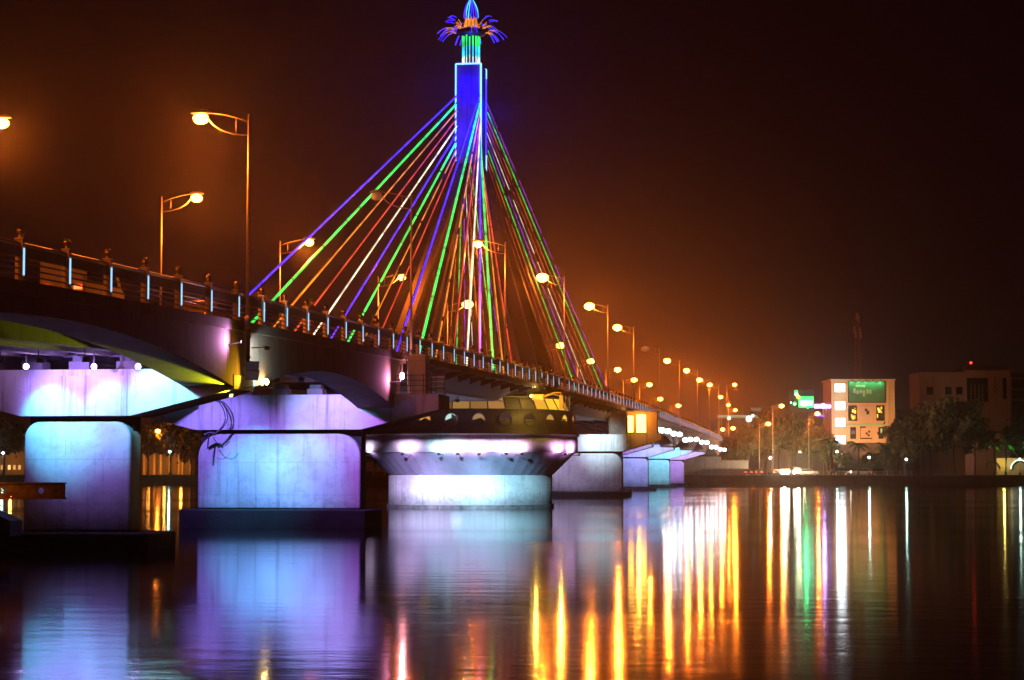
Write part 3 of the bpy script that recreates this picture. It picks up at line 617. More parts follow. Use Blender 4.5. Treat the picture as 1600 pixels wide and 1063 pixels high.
light('POINT', c+Vector((.1,-.3,0)), (1,.30,.32), 300, t, .08)
# drainpipe, pair of big dark floodlights
t = thing('drainpipe', 'dark drainpipe running down the girder joint above the first pier', 'drainpipe', (XR+.1, P1+.1, 6.4))
s = MB(); s.tube([(XR+.06,P1+.12,9.6),(XR+.06,P1+.12,7.2)], .08, 8); build(s, 'pipe', M['steel'], t, True)
s = MB()
for z in (7.5, 8.3, 9.1): s.lathe([(.085,z),(.11,z),(.11,z+.06),(.085,z+.06)], (XR+.06,P1+.12,0), 10)
build(s, 'clamp', M['black'], t)
for i, (z, tw) in enumerate(((7.15, .9), (6.8, -.4))):
    flood((XR+.32, P1-.15, z), (XR+3, P1-4, z-1.5+tw), (.6,.4,1), 0, ['upper', 'lower'][i]+' of two unlit black floodlights clamped under the drainpipe', size=.55, stem=(XR+.06, P1+.12, z+.1), glow=.02, group='black floodlights under the drainpipe')
# loop of black cable hanging on pier 2
s = MB(); q = lambda px, py: P(px, (P2+.1)*ct-XC*st-2.0, zat(py, 112.7))
def smooth(pts, n=6):
    pts = [pts[0]]+pts+[pts[-1]]; o_ = []
    for i in range(1, len(pts)-2):
        p0, p1, p2, p3 = pts[i-1:i+3]
        for k in range(n):
            t = k/n; o_.append(.5*((2*p1)+(p2-p0)*t+(2*p0-5*p1+4*p2-p3)*t*t+(3*p1-p0-3*p2+p3)*t*t*t))
    return o_+[pts[-2]]
for k in range(2): s.tube(smooth([q(330, 624), q(338+k*3, 626), q(349+k*4, 641), q(352+k*3, 658), q(343+k*2, 673), q(331, 681)]), .032, 6)
s.tube(smooth([q(328, 676), q(326, 690), q(325, 702)]), .04, 6); s.tube(smooth([q(333, 684), q(341, 694), q(352, 697), q(360, 690)]), .022, 6); s.tube(smooth([q(319, 681), q(329, 677), q(338, 680)]), .07, 6)
o = build(s, 'cable_loop', M['black'], None, True); tag(o, 'loop of black cable hanging down the purple crosshead of the second pier', 'cable')
# lit projector lamps along the right side of the far spans
M['projector'] = emis('projector_glass', (.75,.9,1), 24)
rp = random.Random(5)
dl = [262, 270, 280, 291, 302, 314, 327, 340, 356, 372, 388, 404, 420, 438, 456, 474]
for i, d in enumerate(dl):
    X = XR+1.1; Y = ys(d, X); z = zdeck(min(Y, 515))-2.15+rp.uniform(-.35,.35); 
    t = thing('projector_lamp', '%s white projector lamp along the far girder from the cabin towards the bank' % (ORD+['fifteenth','sixteenth'])[i], 'floodlight', (X, Y, z), 'white projector lamps on the far spans')
    s = MB(); s.cbox((X, Y+.12, z-.2), .62, .22, .4); build(s, 'housing', M['housing'], t)
    s = MB(); s.ball((X, Y-.16, z), .42, 12, .8); build(s, 'glass', M['projector'], t, True)
    s = MB(); s.tube([(X, Y+.12, z+.1), (XR-.1, Y+.12, z+.35)], .035, 6); build(s, 'bracket', M['housing'], t)
    light('POINT', (X+.1, Y-.5, z-.05), (.66,.84,1), 210, t, .15)

# ------------------------------------------------------------------ things on piers 2-4
tn = thing('concrete_tower_block', 'reddish concrete block standing at the right end of the second pier', 'concrete block', (XR+.75, P2+.9, 7.12))
s = MB(); s.box(XR+.25, XR+1.25, P2+.2, P2+1.4, 7.125, zdeck(P2)-.1); build(s, 'shaft', M['pier_plain'], tn, bevel=.03)
tn = thing('platform_railing', 'thin grey pipe railing around the platform of the second pier', 'railing', (XR+.7, P2-1.5, 7.12))
s = MB()
for k in range(4): s.tube([(XR-.05, P2-1.45, 7.3+.28*k), (XR+2.15, P2-1.45, 7.3+.28*k)], .018, 5)
build(s, 'rail', M['rail'], tn)
for x in (XR-.05, XR+.75, XR+1.45, XR+2.15):
    s = MB(); s.tube([(x, P2-1.45, 7.125), (x, P2-1.45, 8.2)], .025, 6); build(s, 'post', M['rail'], tn)
tn = thing('access_ladder', 'ladder with four pinkish treads beside the concrete block on the second pier', 'ladder', (XR+1.9, P2+.6, 7.12))
for x in (XR+1.5, XR+2.25):
    s = MB(); s.tube([(x, P2+.6, 7.125), (x, P2+.6, 8.3)], .035, 6); build(s, 'stringer', M['rail'], tn)
for k in range(4):
    s = MB(); s.box(XR+1.53, XR+2.22, P2+.5, P2+.72, 7.35+.25*k, 7.40+.25*k); build(s, 'tread', M['post'], tn)
cb = thing('control_cabin', 'small cabin with two glowing orange windows on the far pier overhang', 'cabin', (XR+1.9, P4, 7.2))
s = MB(); s.box(XR+.15, XR+3.6, P4-1.4, P4+1.4, 7.21, 9.75); build(s, 'wall', noisy('cabin_wall', (.42,.26,.14), (.32,.2,.1), 1, .8, bump=.05), cb)
s = MB(); s.box(XR+.0, XR+3.75, P4-1.6, P4+1.6, 9.753, 9.95); build(s, 'roof', M['slab'], cb)
M['cabin_glow'] = emis('cabin_glow', (1,.50,.07), 9, 'FRONT_BACK')
for x0, x1, z0, z1 in ((XR+.28, XR+.88, 7.45, 9.35), (XR+1.25, XR+2.35, 7.4, 9.5)):
    s = MB(); s.box(x0-.06, x1+.06, P4-1.46, P4-1.403, z0-.06, z1+.06); w = build(s, 'window', M['steel'], cb)
    s = MB(); s.box(x0, x1, P4-1.485, P4-1.463, z0, z1); build(s, 'pane', M['cabin_glow'], w)
light('POINT', (XR+1.6, P4-2.6, 9.1), (1,.42,.05), 420, cb, .2)
# yellow maintenance lift by the drum
da = acam+R(52); o_ = Vector((math.cos(da), math.sin(da), 0)); u_ = Vector((-math.sin(da), math.cos(da), 0))
bp_ = P(877, 167.5, 7.98); bk = P(841, 166.2, zat(625, 166.2))
li = thing('maintenance_lift', 'bright yellow lift with a basket on a bent arm above the portholes', 'lift', bp_)
s = MB(); s.cbox(bp_, .30, .30, zat(618, 167.5)-7.98); build(s, 'mast', M['yellow'], li)
s = MB(); s.tube([(bp_.x, bp_.y, zat(618,167.5)), tuple(P(876, 167.2, zat(614,167.2))), tuple(P(868, 167, zat(613.5,167))), tuple(P(848, 166.4, zat(620,166.4)))], .06, 6); s.tube([tuple(P(880,167.4,zat(621,167.4))), tuple(P(864,167,zat(616,167))), tuple(P(848,166.4,zat(622,166.4)))], .035, 6); build(s, 'arm', M['yellow'], li)
s = MB()
w_, h_ = .42, .40
for z in (0, .2, .4):
    s.tube([bk+Vector((-w_,-.3,z)), bk+Vector((w_,-.3,z)), bk+Vector((w_,.3,z)), bk+Vector((-w_,.3,z)), bk+Vector((-w_,-.3,z))], .03, 5)
for x in (-w_, 0, w_):
    for y in (-.3, .3): s.tube([bk+Vector((x,y,0)), bk+Vector((x,y,.4))], .03, 5)
s.cbox(bk+Vector((0,0,-.04)), .84, .6, .04); s.cbox(bk+Vector((0,-.31,.05)), .8, .02, .3); build(s, 'basket', M['yellow'], li)
s = MB()
for k in range(5): s.tube([tuple(P(884,167.6,8.0+.22*k)), tuple(P(890,167.7,8.0+.22*k))], .03, 5)
for x in (884, 890): s.tube([tuple(P(x,167.6,7.98)), tuple(P(x,167.6,9.1))], .03, 5)
build(s, 'ladder', M['rail'], li)
lp = P(830, 166, zat(619, 166)); s = MB(); s.ball(lp, .12, 10); build(s, 'work_lamp', emis('work_lamp', (1,.62,.1), 12), li, True)
light('POINT', lp+Vector((.6,-1.6,.3)), (1,.6,.08), 260, li, .1); light('POINT', P(876, 164.4, zat(619,164.4)), (1,.6,.08), 260, li, .1)

# ------------------------------------------------------------------ foreground beam, mooring block
cb_ = thing('rusty_beam', 'rusty orange steel beam with round holes jutting in from the left edge', 'steel beam', P(-30, 74, 2.1))
d0 = 74.0; b0 = P(-60, d0, 0); b1 = P(104, d0, 0); z0, z1 = zat(778, d0), zat(756, d0)
dirb = (b1-b0).normalized(); nb = Vector((dirb.y, -dirb.x, 0))
s = MB(); hn = 18
def bpt(px, z, o=0.): p = P(px, d0, z); return p+nb*o
holes = [(8, 768), (66, 768)]
cells = []
# web plate with round holes: one grid cell per hole, ring faces between circle and cell border
def webplate(o):
    edges = [-60, -4, 20, 54, 78, 104]
    for i in range(5):
        xa, xb = edges[i], edges[i+1]
        if i in (1, 3):
            hx_, hy_ = (8, 767) if i == 1 else (66, 767); cxz = (hx_, zat(hy_, d0)); rr = .105; rp_ = rr*3240/d0
            ang = [2*math.pi*k/24 for k in range(24)]
            def border(a):
                c_, s_ = math.cos(a), math.sin(a); zx0, zx1 = z0-cxz[1], z1-cxz[1]; xx0, xx1 = xa-hx_, xb-hx_
                t = min((xx1/(c_*3240/d0) if c_ > 1e-6 else (xx0/(c_*3240/d0) if c_ < -1e-6 else 1e9)), (zx1/s_ if s_ > 1e-6 else (zx0/s_ if s_ < -1e-6 else 1e9)))
                return (hx_+c_*t*3240/d0, cxz[1]+s_*t)
            for k in range(24):
                a, b_ = ang[k], ang[(k+1) % 24]
                p, q_ = border(a), border(b_)
                s.face([bpt(hx_+math.cos(a)*rp_, cxz[1]+math.sin(a)*rr, o), bpt(p[0], p[1], o), bpt(q_[0], q_[1], o), bpt(hx_+math.cos(b_)*rp_, cxz[1]+math.sin(b_)*rr, o)])
        else: s.face([bpt(xa,z0,o), bpt(xb,z0,o), bpt(xb,z1,o), bpt(xa,z1,o)])
webplate(0); webplate(.03)
build(s, 'web', M['rust'], cb_)
for za, zb_ in ((z1, z1+.05), (z0-.05, z0)):
    s = MB(); q_ = [bpt(-60,0,.16), bpt(105,0,.16), bpt(105,0,-.13), bpt(-60,0,-.13)]
    s.hexa([(p.x,p.y,za+.001) for p in q_], [(p.x,p.y,zb_-.001) for p in q_]); build(s, 'flange', M['rust'], cb_)
s = MB(); p = P(-45, d0, 0); s.cbox((p.x, p.y, -1.2), .35, .35, zat(780,d0)+1.2-.05); build(s, 'support_post', M['rust'], cb_)
light('POINT', P(-70, 72.8, 2.9), (1,.35,.05), 90, cb_, .15)
o = build(MB().prism_y([(0,0),(2.0,0),(2.0,.55),(1.2,.9),(0,1.05)], -.6, .6), 'mooring_block', M['caps'], None)
for v in o.data.vertices: v.co += Vector(P(-52, 77.4, .662))
tag(o, 'dark sloped concrete block on the nearest pile cap at the left edge', 'concrete block')

# ------------------------------------------------------------------ people and vehicles on the bridge
def person(loc, face, label, top, legs, lean=0.):
    t = thing('person', label, 'person', loc)
    V = {'pel':(0,0,.95),'sp':(lean*.3,0,1.15),'ch':(lean*.7,0,1.36),'nk':(lean,0,1.5),'hb':(lean*1.1,0,1.56),'hd':(lean*1.25+.01,0,1.66),'ht':(lean*1.25,0,1.74),
         'ls':(lean*.8,.19,1.42),'le':(lean*.8+.05,.25,1.15),'lw':(lean*.8+.22,.22,.98),'rs':(lean*.8,-.19,1.42),'re':(lean*.8+.05,-.25,1.15),'rw':(lean*.8+.22,-.22,.98),
         'lh':(0,.1,.9),'lk':(.03,.11,.5),'la':(0,.11,.09),'lt':(.17,.13,.04),'rh':(0,-.1,.9),'rk':(.03,-.11,.5),'ra':(-.05,-.11,.09),'rt':(.12,-.13,.04)}
    Rd = {'pel':.15,'sp':.135,'ch':.16,'nk':.06,'hb':.065,'hd':.10,'ht':.075,'ls':.065,'le':.045,'lw':.032,'rs':.065,'re':.045,'rw':.032,'lh':.095,'lk':.062,'la':.042,'lt':.035,'rh':.095,'rk':.062,'ra':.042,'rt':.035}
    E = [('pel','sp'),('sp','ch'),('ch','nk'),('nk','hb'),('hb','hd'),('hd','ht'),('ch','ls'),('ls','le'),('le','lw'),('ch','rs'),('rs','re'),('re','rw'),('pel','lh'),('lh','lk'),('lk','la'),('la','lt'),('pel','rh'),('rh','rk'),('rk','ra'),('ra','rt')]
    for sgn, k in ((1,'l'),(-1,'r')):     # fingers and thumb
        w = V[k+'w']; V[k+'p'] = (w[0]+.08, w[1], w[2]-.02); Rd[k+'p'] = .03; E.append((k+'w', k+'p'))
        for j in range(4):
            V[k+'f%d' % j] = (w[0]+.155-.008*abs(j-1.5), w[1]-sgn*(.03-.02*j), w[2]-.05); Rd[k+'f%d' % j] = .009; E.append((k+'p', k+'f%d' % j))
        V[k+'th'] = (w[0]+.10, w[1]-sgn*.055, w[2]-.02); Rd[k+'th'] = .010; E.append((k+'w', k+'th'))
    names = list(V); me = bpy.data.meshes.new('body'); me.from_pydata([V[n_] for n_ in names], [(names.index(a), names.index(b_)) for a, b_ in E], [])
    o = bpy.data.objects.new('body', me); COL.objects.link(o); o.parent = t
    me.materials.append(M['skin'])
    sk = o.modifiers.new('skin', 'SKIN'); sk.use_smooth_shade = True
    for i, n_ in enumerate(names): me.skin_vertices[0].data[i].radius = (Rd[n_], Rd[n_]*(1.15 if n_ in ('ch','pel','sp') else 1))
    me.skin_vertices[0].data[0].use_root = True
    su = o.modifiers.new('sub', 'SUBSURF'); su.levels = 1; su.render_levels = 1
    s = MB(); s.loft([[(lean*f+rx*math.cos(a), ry*math.sin(a), z) for a in [2*math.pi*i/14 for i in range(14)]] for f, rx, ry, z in ((.05,.15,.20,.88),(.25,.15,.195,1.1),(.6,.165,.23,1.32),(.8,.13,.235,1.44),(.95,.07,.09,1.52))], cap=False)
    for sgn, k in ((1,'l'),(-1,'r')): s.tube([V[k+'s'], V[k+'e'], tuple(Vector(V[k+'e'])*.3+Vector(V[k+'w'])*.7)], [.085,.065,.052], 8, False)
    c_ = build(s, 'jacket', top, None, True); c_.parent = t
    s = MB()
    for k in 'lr': s.tube([V[k+'h'], V[k+'k'], V[k+'a']], [.12,.085,.07], 8, False)
    c_ = build(s, 'trousers', legs, None, True); c_.parent = t
    s = MB(); s.lathe([(.105,1.64),(.118,1.70),(.10,1.77),(.05,1.80),(1e-3,1.805)], (lean*1.25-.015,0,0), 14); c_ = build(s, 'hair', M['hair'], None, True); c_.parent = t
    s = MB()
    for y in (-.035,.035): s.ball((lean*1.25+.105, y, 1.67), .012, 6)
    s.ball((lean*1.25+.125, 0, 1.64), .018, 6); c_ = build(s, 'face_features', M['hair'], None, True); c_.parent = t
    t.rotation_euler = (0,0,face)
    return t
def dk(px, d, X): Y = ys(d, X); return (X, Y, zdeck(Y)-.015)
person(dk(0, 95.2, XR-.75), R(-10), 'person in dark jacket leaning on the railing between the red and white cables', M['cloth'], M['cloth_white'], .05)
person(dk(0, 108.3, XR-.8), R(20), 'person in dark clothes at the railing left of the second pier joint', M['cloth'], M['cloth'], .12)

def car(loc, rz, paint, label, lights='front', power=0, van=False):
    t = thing('parked_car', label, 'car', loc)
    h = 1.9 if van else 1.45; L_ = 4.4; prof = [(-2.2,.35),(2.2,.35),(2.2,.75),(2.1,.9),(1.2,1.0),(.55,h-.02),(-1.3,h),(-2.0,1.05),(-2.2,.95)] if not van else [(-2.2,.35),(2.2,.35),(2.2,.9),(1.9,1.05),(1.3,h-.1),(1.0,h),(-2.1,h),(-2.2,h-.1)]
    s = MB(); s.prism_y(prof, -.85, .85); bd = build(s, 'body', paint, None, bevel=.06); bd.parent = t
    s = MB(); s.prism_y([(-1.85,1.05),(1.05,1.05),(.5,h-.09),(-1.25,h-.07)] if not van else [(-1.9,1.1),(1.35,1.1),(1.0,h-.15),(-1.9,h-.15)], -.862, .862); w = build(s, 'side_window', M['glass_dark'], None); w.parent = t
    for x in (-1.35, 1.35):
        for y in (-.8, .8):
            s = MB(); s.lathe([(1e-3,-.1),(.32,-.1),(.33,0),(.32,.1),(1e-3,.1)], (0,0,0), 16); s.v = [(x+a, y+c_, .33+b_) for a, b_, c_ in s.v]; w = build(s, 'wheel', M['tyre'], None, True); w.parent = t
            s = MB(); s.lathe([(1e-3,0),(.2,0)], (0,0,0), 12); s.v = [(x+a, y+math.copysign(.105, y), .33+b_) for a, b_, c_ in s.v]; w2 = build(s, 'rim', M['lamp_pole'], None); w2.parent = w
    for y in (-.62, .62):
        s = MB(); s.ball((2.2, y, .82), .42 if power else .16, 10); w = build(s, 'headlight', M['head_on'] if lights == 'front' else M['housing'], None, True); w.parent = t
        s = MB(); s.box(-2.24, -2.19, y-.15, y+.15, .72, .85); w = build(s, 'tail_light', M['tail_on'], None); w.parent = t
        if power:
            l = light('SPOT', (2.35, y, .68), (1,.86,.6), power, None, .08, (8, y, .55), 120, .9); l.parent = t
    if power: l = light('POINT', (4.2, 0, 1.4), (1,.74,.40), 9000, None, .3); l.parent = t
    t.rotation_euler = (0,0,rz); return t
M['head_on'] = emis('headlight_glass', (1,.9,.7), 55); M['tail_on'] = emis('tail_light_glass', (1,.06,.015), 9)
car((XR-4.6, 73.5, zdeck(73.5)+.032), R(90), M['car_pale'], 'pale van with red tail lights seen through the railing left of the first joint', 'rear', van=True)
car((XR-4.9, 90.5, zdeck(90.5)+.032), R(90), M['car_dark'], 'dark car with red tail lights behind the railing of the second span', 'rear')
def gcar(px, d, rz, paint, label, lights, power, van=False):
    p = P(px, d, BZ+.01); return car(p, rz, paint, label, lights, power, van)
for px_, d_, lab_ in ((1168, 447, 'dark car with red tail lights below the trees at the foot of the bridge'), (1184, 451, 'second dark car with red tail lights below the trees, nearer the ring-topped globe lamp'), (1212, 449, 'dark car with red tail lights between the ring-topped globe lamp and the dazzling headlights')):
    p_ = P(px_, d_, BZ+.01); car(p_, R(95), M['car_dark'], lab_, 'rear')
gcar(1226, 446, math.atan2(-446, -70)+R(8), M['car_pale'], 'car with dazzling headlights on the far bank, left one of two', 'front', 12000)
gcar(1244, 456, math.atan2(-446, -70)+R(14), M['car_dark'], 'van with dazzling headlights behind another lit car on the far bank', 'front', 12000, True)
gcar(1310, 447, R(185), M['car_dark'], 'dark car on the riverside road below the four white lights', 'off', 0)
gcar(1345, 443, R(180), M['car_pale'], 'pale car on the riverside road in front of the billboard building', 'front', 0)
gcar(1374, 447, R(3), M['car_dark'], 'dark car on the riverside road under the right end of the billboard building', 'off', 0)
gcar(1262, 447, R(2), M['car_pale'], 'pale car on the riverside road right of the dazzling headlights', 'off', 0)

# ------------------------------------------------------------------ far bank: trees
def crown_mesh(name, rad, h, leaves, leaf, seed, m):
    q = random.Random(seed); v = []; f = []
    clumps = []
    for i in range(26):
        a = q.uniform(0, 6.283); e = q.uniform(-.9, 1); rr = q.uniform(.45, 1.0)
        clumps.append((Vector((math.cos(a)*math.sqrt(1-e*e)*rad*rr, math.sin(a)*math.sqrt(1-e*e)*rad*rr, e*h/2*rr)), q.uniform(.16, .34)*rad))
    for i in range(leaves):
        c, cr_ = q.choice(clumps)
        p = c+Vector((q.gauss(0,1), q.gauss(0,1), q.gauss(0,.8)))*cr_*.55
        n_ = Vector((q.gauss(0,1), q.gauss(0,1), q.gauss(0,1))).normalized(); u = n_.orthogonal().normalized()*leaf*q.uniform(.6,1.3); w = n_.cross(u).normalized()*leaf*.6
        k = len(v); v += [tuple(p-u), tuple(p+w), tuple(p+u), tuple(p-w)]; f.append((k,k+1,k+2,k+3))
    me = bpy.data.meshes.new(name); me.from_pydata(v, [], f); me.materials.append(m); return me
CR = [crown_mesh('crown', 4, 7, 4200, .40, 11+i, M['leaf']) for i in range(4)]
def tree(px, d, ytop, wpx, label, k=0, group='trees on the far bank'):
    base = P(px, d, BZ); zt = zat(ytop, d); ht = zt-BZ; w = wpx*d/3240/2
    t = thing('tree', label, 'tree', base, group); q = random.Random(int(px*7+d))
    ch = ht*.72; cz = BZ+ht-ch/2
    s = MB(); s.tube([base, base+Vector((q.uniform(-.2,.2),0,ht*.3)), base+Vector((q.uniform(-.5,.5),0,ht*.75))], [.26,.19,.07], 7)
    for i in range(5):
        a = q.uniform(0, 6.28); h0 = ht*q.uniform(.28,.5)
        s.tube([base+Vector((0,0,h0)), base+Vector((math.cos(a)*w*.35, math.sin(a)*w*.35, h0+ht*.12)), base+Vector((math.cos(a)*w*.8, math.sin(a)*w*.8, h0+ht*.24))], [.10,.07,.02], 5)
    build(s, 'trunk', M['bark'], t, True)
    c = bpy.data.objects.new('crown', CR[k % 4]); COL.objects.link(c); c.parent = t; c.location = (0,0,cz-BZ); c.scale = (w/4, w/4, ch/7); c.rotation_euler = (0,0,q.uniform(0,6))
    return t
TR = [(1168,462,668,44,'bushy tree at the foot of the bridge ramp behind the white projector lamps'),(1192,470,652,52,'orange-lit tree left of the dazzling car headlights'),(1216,478,640,56,'tall orange-lit tree behind the dazzling car headlights'),
      (1243,476,646,48,'orange-lit tree under the green neon sign'),(1270,468,660,44,'yellowish tree left of the billboard building'),(1292,462,678,34,'yellow-green tree at the left corner of the billboard building'),
      (1318,452,702,26,'small tree in front of the four white lights'),(1362,454,704,30,'small round tree in front of the billboard building entrance'),(1384,452,698,26,'small dark tree at the right corner of the billboard building'),
      (1412,468,652,56,'dark tree in the gap right of the billboard building'),(1452,474,632,70,'broad dark tree at the left end of the dim office building'),(1490,466,612,84,'tallest dark tree in front of the dim office building'),
      (1522,472,640,60,'dark tree under the vertical letters of the dim office building'),(1598,476,650,60,'dark tree at the right picture edge'),
      (8,452,652,70,'dark tree seen left of the first pier at the left edge'),(232,450,655,60,'orange-brown tree seen just right of the first pier'),(268,456,648,70,'dark tree above the greenish lamp between the first two piers'),(300,452,662,50,'dark tree just left of the second pier'),
      (585,452,680,44,'dark tree glimpsed between the second pier and the pivot pier'),(1140,470,678,30,'small tree under the far end of the bridge ramp')]
for i, (px, d, yt, w, lab) in enumerate(TR): tree(px, d, yt, w, lab, i)
# palms with green floodlights
def palm(px, d, ytop, label):
    base = P(px, d, BZ); zt = zat(ytop, d); t = thing('palm_tree', label, 'palm tree', base, 'palms by the lit gate'); q = random.Random(int(px))
    s = MB(); s.tube([base, (base.x+.1, base.y, (BZ+zt)/2), (base.x, base.y, zt-.8)], [.34,.26,.2], 8); build(s, 'trunk', M['bark'], t, True)
    for i in range(13):
        a = 2*math.pi*i/13+q.uniform(-.15,.15); l_ = q.uniform(2.0,2.8); up = q.uniform(.2,1.3); s = MB()
        pts = [Vector((base.x+math.cos(a)*l_*u, base.y+math.sin(a)*l_*u, zt-.8+up*2*u-1.9*u*u)) for u in lin(0,1,7)]
        for j in range(7):
            sd = Vector((-math.sin(a), math.cos(a), -.35)); 
            for sg in (-1, 1):
                p0, p1 = pts[j], pts[j+1]; wv = Vector((-math.sin(a)*sg, math.cos(a)*sg, -.7))*.45*(1-.08*j)
                s.face([p0, p1, p1+wv*.8, p0+wv])
        build(s, 'frond', M['palm'], t)
    return t
palm(1552, 446, 690, 'palm tree with green-lit fronds left of the glowing arch gate')
palm(1570, 444, 688, 'palm tree with a dark trunk right in front of the yellow-lit gate wall')
palm(1606, 446, 690, 'palm tree with green-lit fronds at the right picture edge')
palm(1297, 438, 686, 'tall dark palm on the promenade at the left corner of the billboard building')
palm(1340, 438, 690, 'dark palm on the promenade before the middle of the billboard building')
palm(1382, 438, 692, 'dark palm on the promenade at the right end of the billboard building')
for i, px in enumerate((1556, 1574, 1602)):
    p = P(px, 442.5, BZ+.15); flood(p, P(px-2, 445.6, BZ+6), (.02,1,.10), 1500, 'green ground floodlight under the palms by the gate, %s from the left' % ORD[i], 80, group='green floodlights under the palms')

# ------------------------------------------------------------------ far bank: fence, globe lamps
# fence panels between piers
fx0, fx1 = -100, 115
fence = thing('promenade_fence', 'pale low fence with thin bars along the far promenade', 'fence', (0, BANK_Y+.35, BZ))
s = MB()
for z in (.25, .62, 1.0): s.tube([(fx0,BANK_Y+.35,BZ+z),(fx1,BANK_Y+.35,BZ+z)], .035, 5)
build(s, 'rail', M['white_fence'], fence)
s = MB()
for i in range(int((fx1-fx0)/2.4)+1): s.box(fx0+i*2.4-.06, fx0+i*2.4+.06, BANK_Y+.30, BANK_Y+.41, BZ+.12, BZ+1.1)
o = build(s, 'fence_posts', M['white_fence'], fence); o['kind'] = 'stuff'
M['globe'] = emis('globe_lamp', (.62,1,.82), 14); M['globe_w'] = emis('globe_lamp_white', (1,.9,.7), 12)
def globe(px, d, yc, label, green=True, power=420, scroll=False):
    base = P(px, d, BZ); z = zat(yc, d); t = thing('globe_lamp', label, 'lamp post', base, 'globe lamps on the far promenade')
    s = MB(); s.lathe([(.22,0),(.22,.5),(.10,.7),(.05,.8)], base, 8); s.tube([base+Vector((0,0,.7)), (base.x,base.y,z-.22)], .045, 6); build(s, 'post', M['black'], t, True)
    s = MB(); s.ball((base.x,base.y,z), .24, 12); build(s, 'globe', M['globe' if green else 'globe_w'], t, True)
    if scroll:
        s = MB(); s.tube([(base.x+.62*math.cos(a), base.y, z+.95+.62*math.sin(a)) for a in lin(0, 2*math.pi, 16)], .05, 5); build(s, 'scroll', M['black'], t)
    light('POINT', (base.x, base.y-.45, z), (.6,1,.8) if green else (1,.85,.6), power, t, .15)
globe(266, 432, 706, 'greenish-white globe lamp seen between the first two piers')
globe(6, 436, 708, 'greenish globe lamp at the left picture edge beside the first pier')
globe(1203, 430, 716, 'globe lamp with a ring scroll above it left of the dazzling headlights', False, scroll=True)
globe(1307, 434, 706, 'greenish-white globe lamp under the lowest of the four white lights')
globe(1357, 434, 715, 'greenish-white globe lamp in front of the billboard building entrance')
globe(1415, 434, 718, 'greenish-white globe lamp standing alone right of the billboard building', power=260)
globe(1592, 440, 718, 'bright white globe lamp beside the arch gate at the right edge', power=300)
globe(1053, 430, 718, 'dark post globe lamp in front of the bridge abutment', False, power=40)
# roadside sodium lamps in the town
for i, (px, py, d, lab) in enumerate(((1220,633,456,'orange town lamp above the trees left of the green sign'),(1199,661,452,'orange town lamp in the trees right of the bridge end'),(1147,600,520,'tall orange town lamp at the end of the bridge lamps'),
        (1144,668,500,'low orange town lamp behind the white projector lamps'),(1128,670,540,'dim orange town lamp at the bridge end'),(1166,674,560,'small orange town lamp between the bridge end and the trees'),(1176,675,580,'tiny orange town lamp just left of the tree line'),
        (1276,645,462,'yellow lamp below the violet neon bar'),(1060,633,560,'distant pale lamp above the bridge deck before the town'),(186,668,448,'orange town lamp among the trees behind the first pier'),(246,672,446,'orange town lamp in the tree crowns between the first two piers'),(1137,632,600,'distant white lamp left of the pale green canopy'),(1148,640,600,'distant white lamp above the pale green canopy'))):
    p = P(px, d, BZ); street_lamp(p.x-1.8, p.y, BZ, zat(py, d), 1, 1, lab, group='town lamps beyond the river', power=5000 if i < 3 or i == 7 else 2500)

# ------------------------------------------------------------------ far bank: buildings
def fbox(r, name, m, px0, px1, y0, y1, d, depth, front=0.):      # box on a facade seen between columns and rows
    a, b_ = P(px0, d, 0), P(px1, d, 0); n_ = Vector((st*-1, ct, 0)); a -= n_*front; b_ -= n_*front
    z0, z1 = zat(y1, d), zat(y0, d); s = MB(); q = [a, b_, b_+n_*depth, a+n_*depth]
    s.hexa([(p.x,p.y,z0) for p in q], [(p.x,p.y,z1) for p in q]); return build(s, name, m, r)
D = 520
bb = thing('billboard_building', 'salmon-lit cube building with a green billboard and four white square lights', 'building', P(1348, D, BZ))
fbox(bb, 'wall', M['facade'], 1299, 1398, 595, 692, D, 14)
fbox(bb, 'podium', M['facade_dark'], 1302, 1396, 692.3, 742, D+.6, 13)
fbox(bb, 'parapet', M['facade'], 1297, 1400, 592.5, 594.8, D-.2, 14.4)
M['sq_light'] = emis('white_square_light', (.80,.92,1), 7)
for y in (600, 628, 654, 681):
    f = fbox(bb, 'square_light', M['facade'], 1303, 1322, y-1.5, y+14.5, D, .05, .12); fbox(f, 'panel', M['sq_light'], 1305, 1320, y, y+12.5, D, .04, .17)
for y in (606, 634, 660, 687): light('POINT', P(1312, D-2.4, zat(y, D)), (.8,.92,1), 260, bb, .8)
f = fbox(bb, 'billboard', M['steel'], 1325, 1384, 596.5, 630, D, .2, .3)
bm_ = noisy('billboard_print', (.02,.16,.07), (.05,.09,.06), .5, .6, bump=0); fbox(f, 'print', bm_, 1326.5, 1382.5, 598, 628.5, D, .02, .33)
M['bill_txt'] = noisy('billboard_lettering', (.30,.33,.25), (.22,.25,.2), 2, .6, bump=0)
rb = random.Random(2)
for k in range(6): fbox(f, 'picture_blob', M['bill_txt'], 1332+k*5.2+rb.uniform(0,1), 1335.5+k*5.2+rb.uniform(0,1.5), 609+rb.uniform(-2,3), 614+rb.uniform(0,6), D, .015, .345)
fbox(f, 'picture_bar', M['bill_txt'], 1337, 1352, 602, 605, D, .015, .345)
for k in range(5):
    p = P(1332+k*11, D-1.3, zat(596, D)); flood(p, P(1332+k*11, D, zat(606, D)), (.2,1,.4), 300, 'small lamp over the green billboard, %s from the left' % ORD[k], 130, group='lamps over the billboard', size=.5, glow=5, stem=P(1332+k*11, D, zat(594, D)))
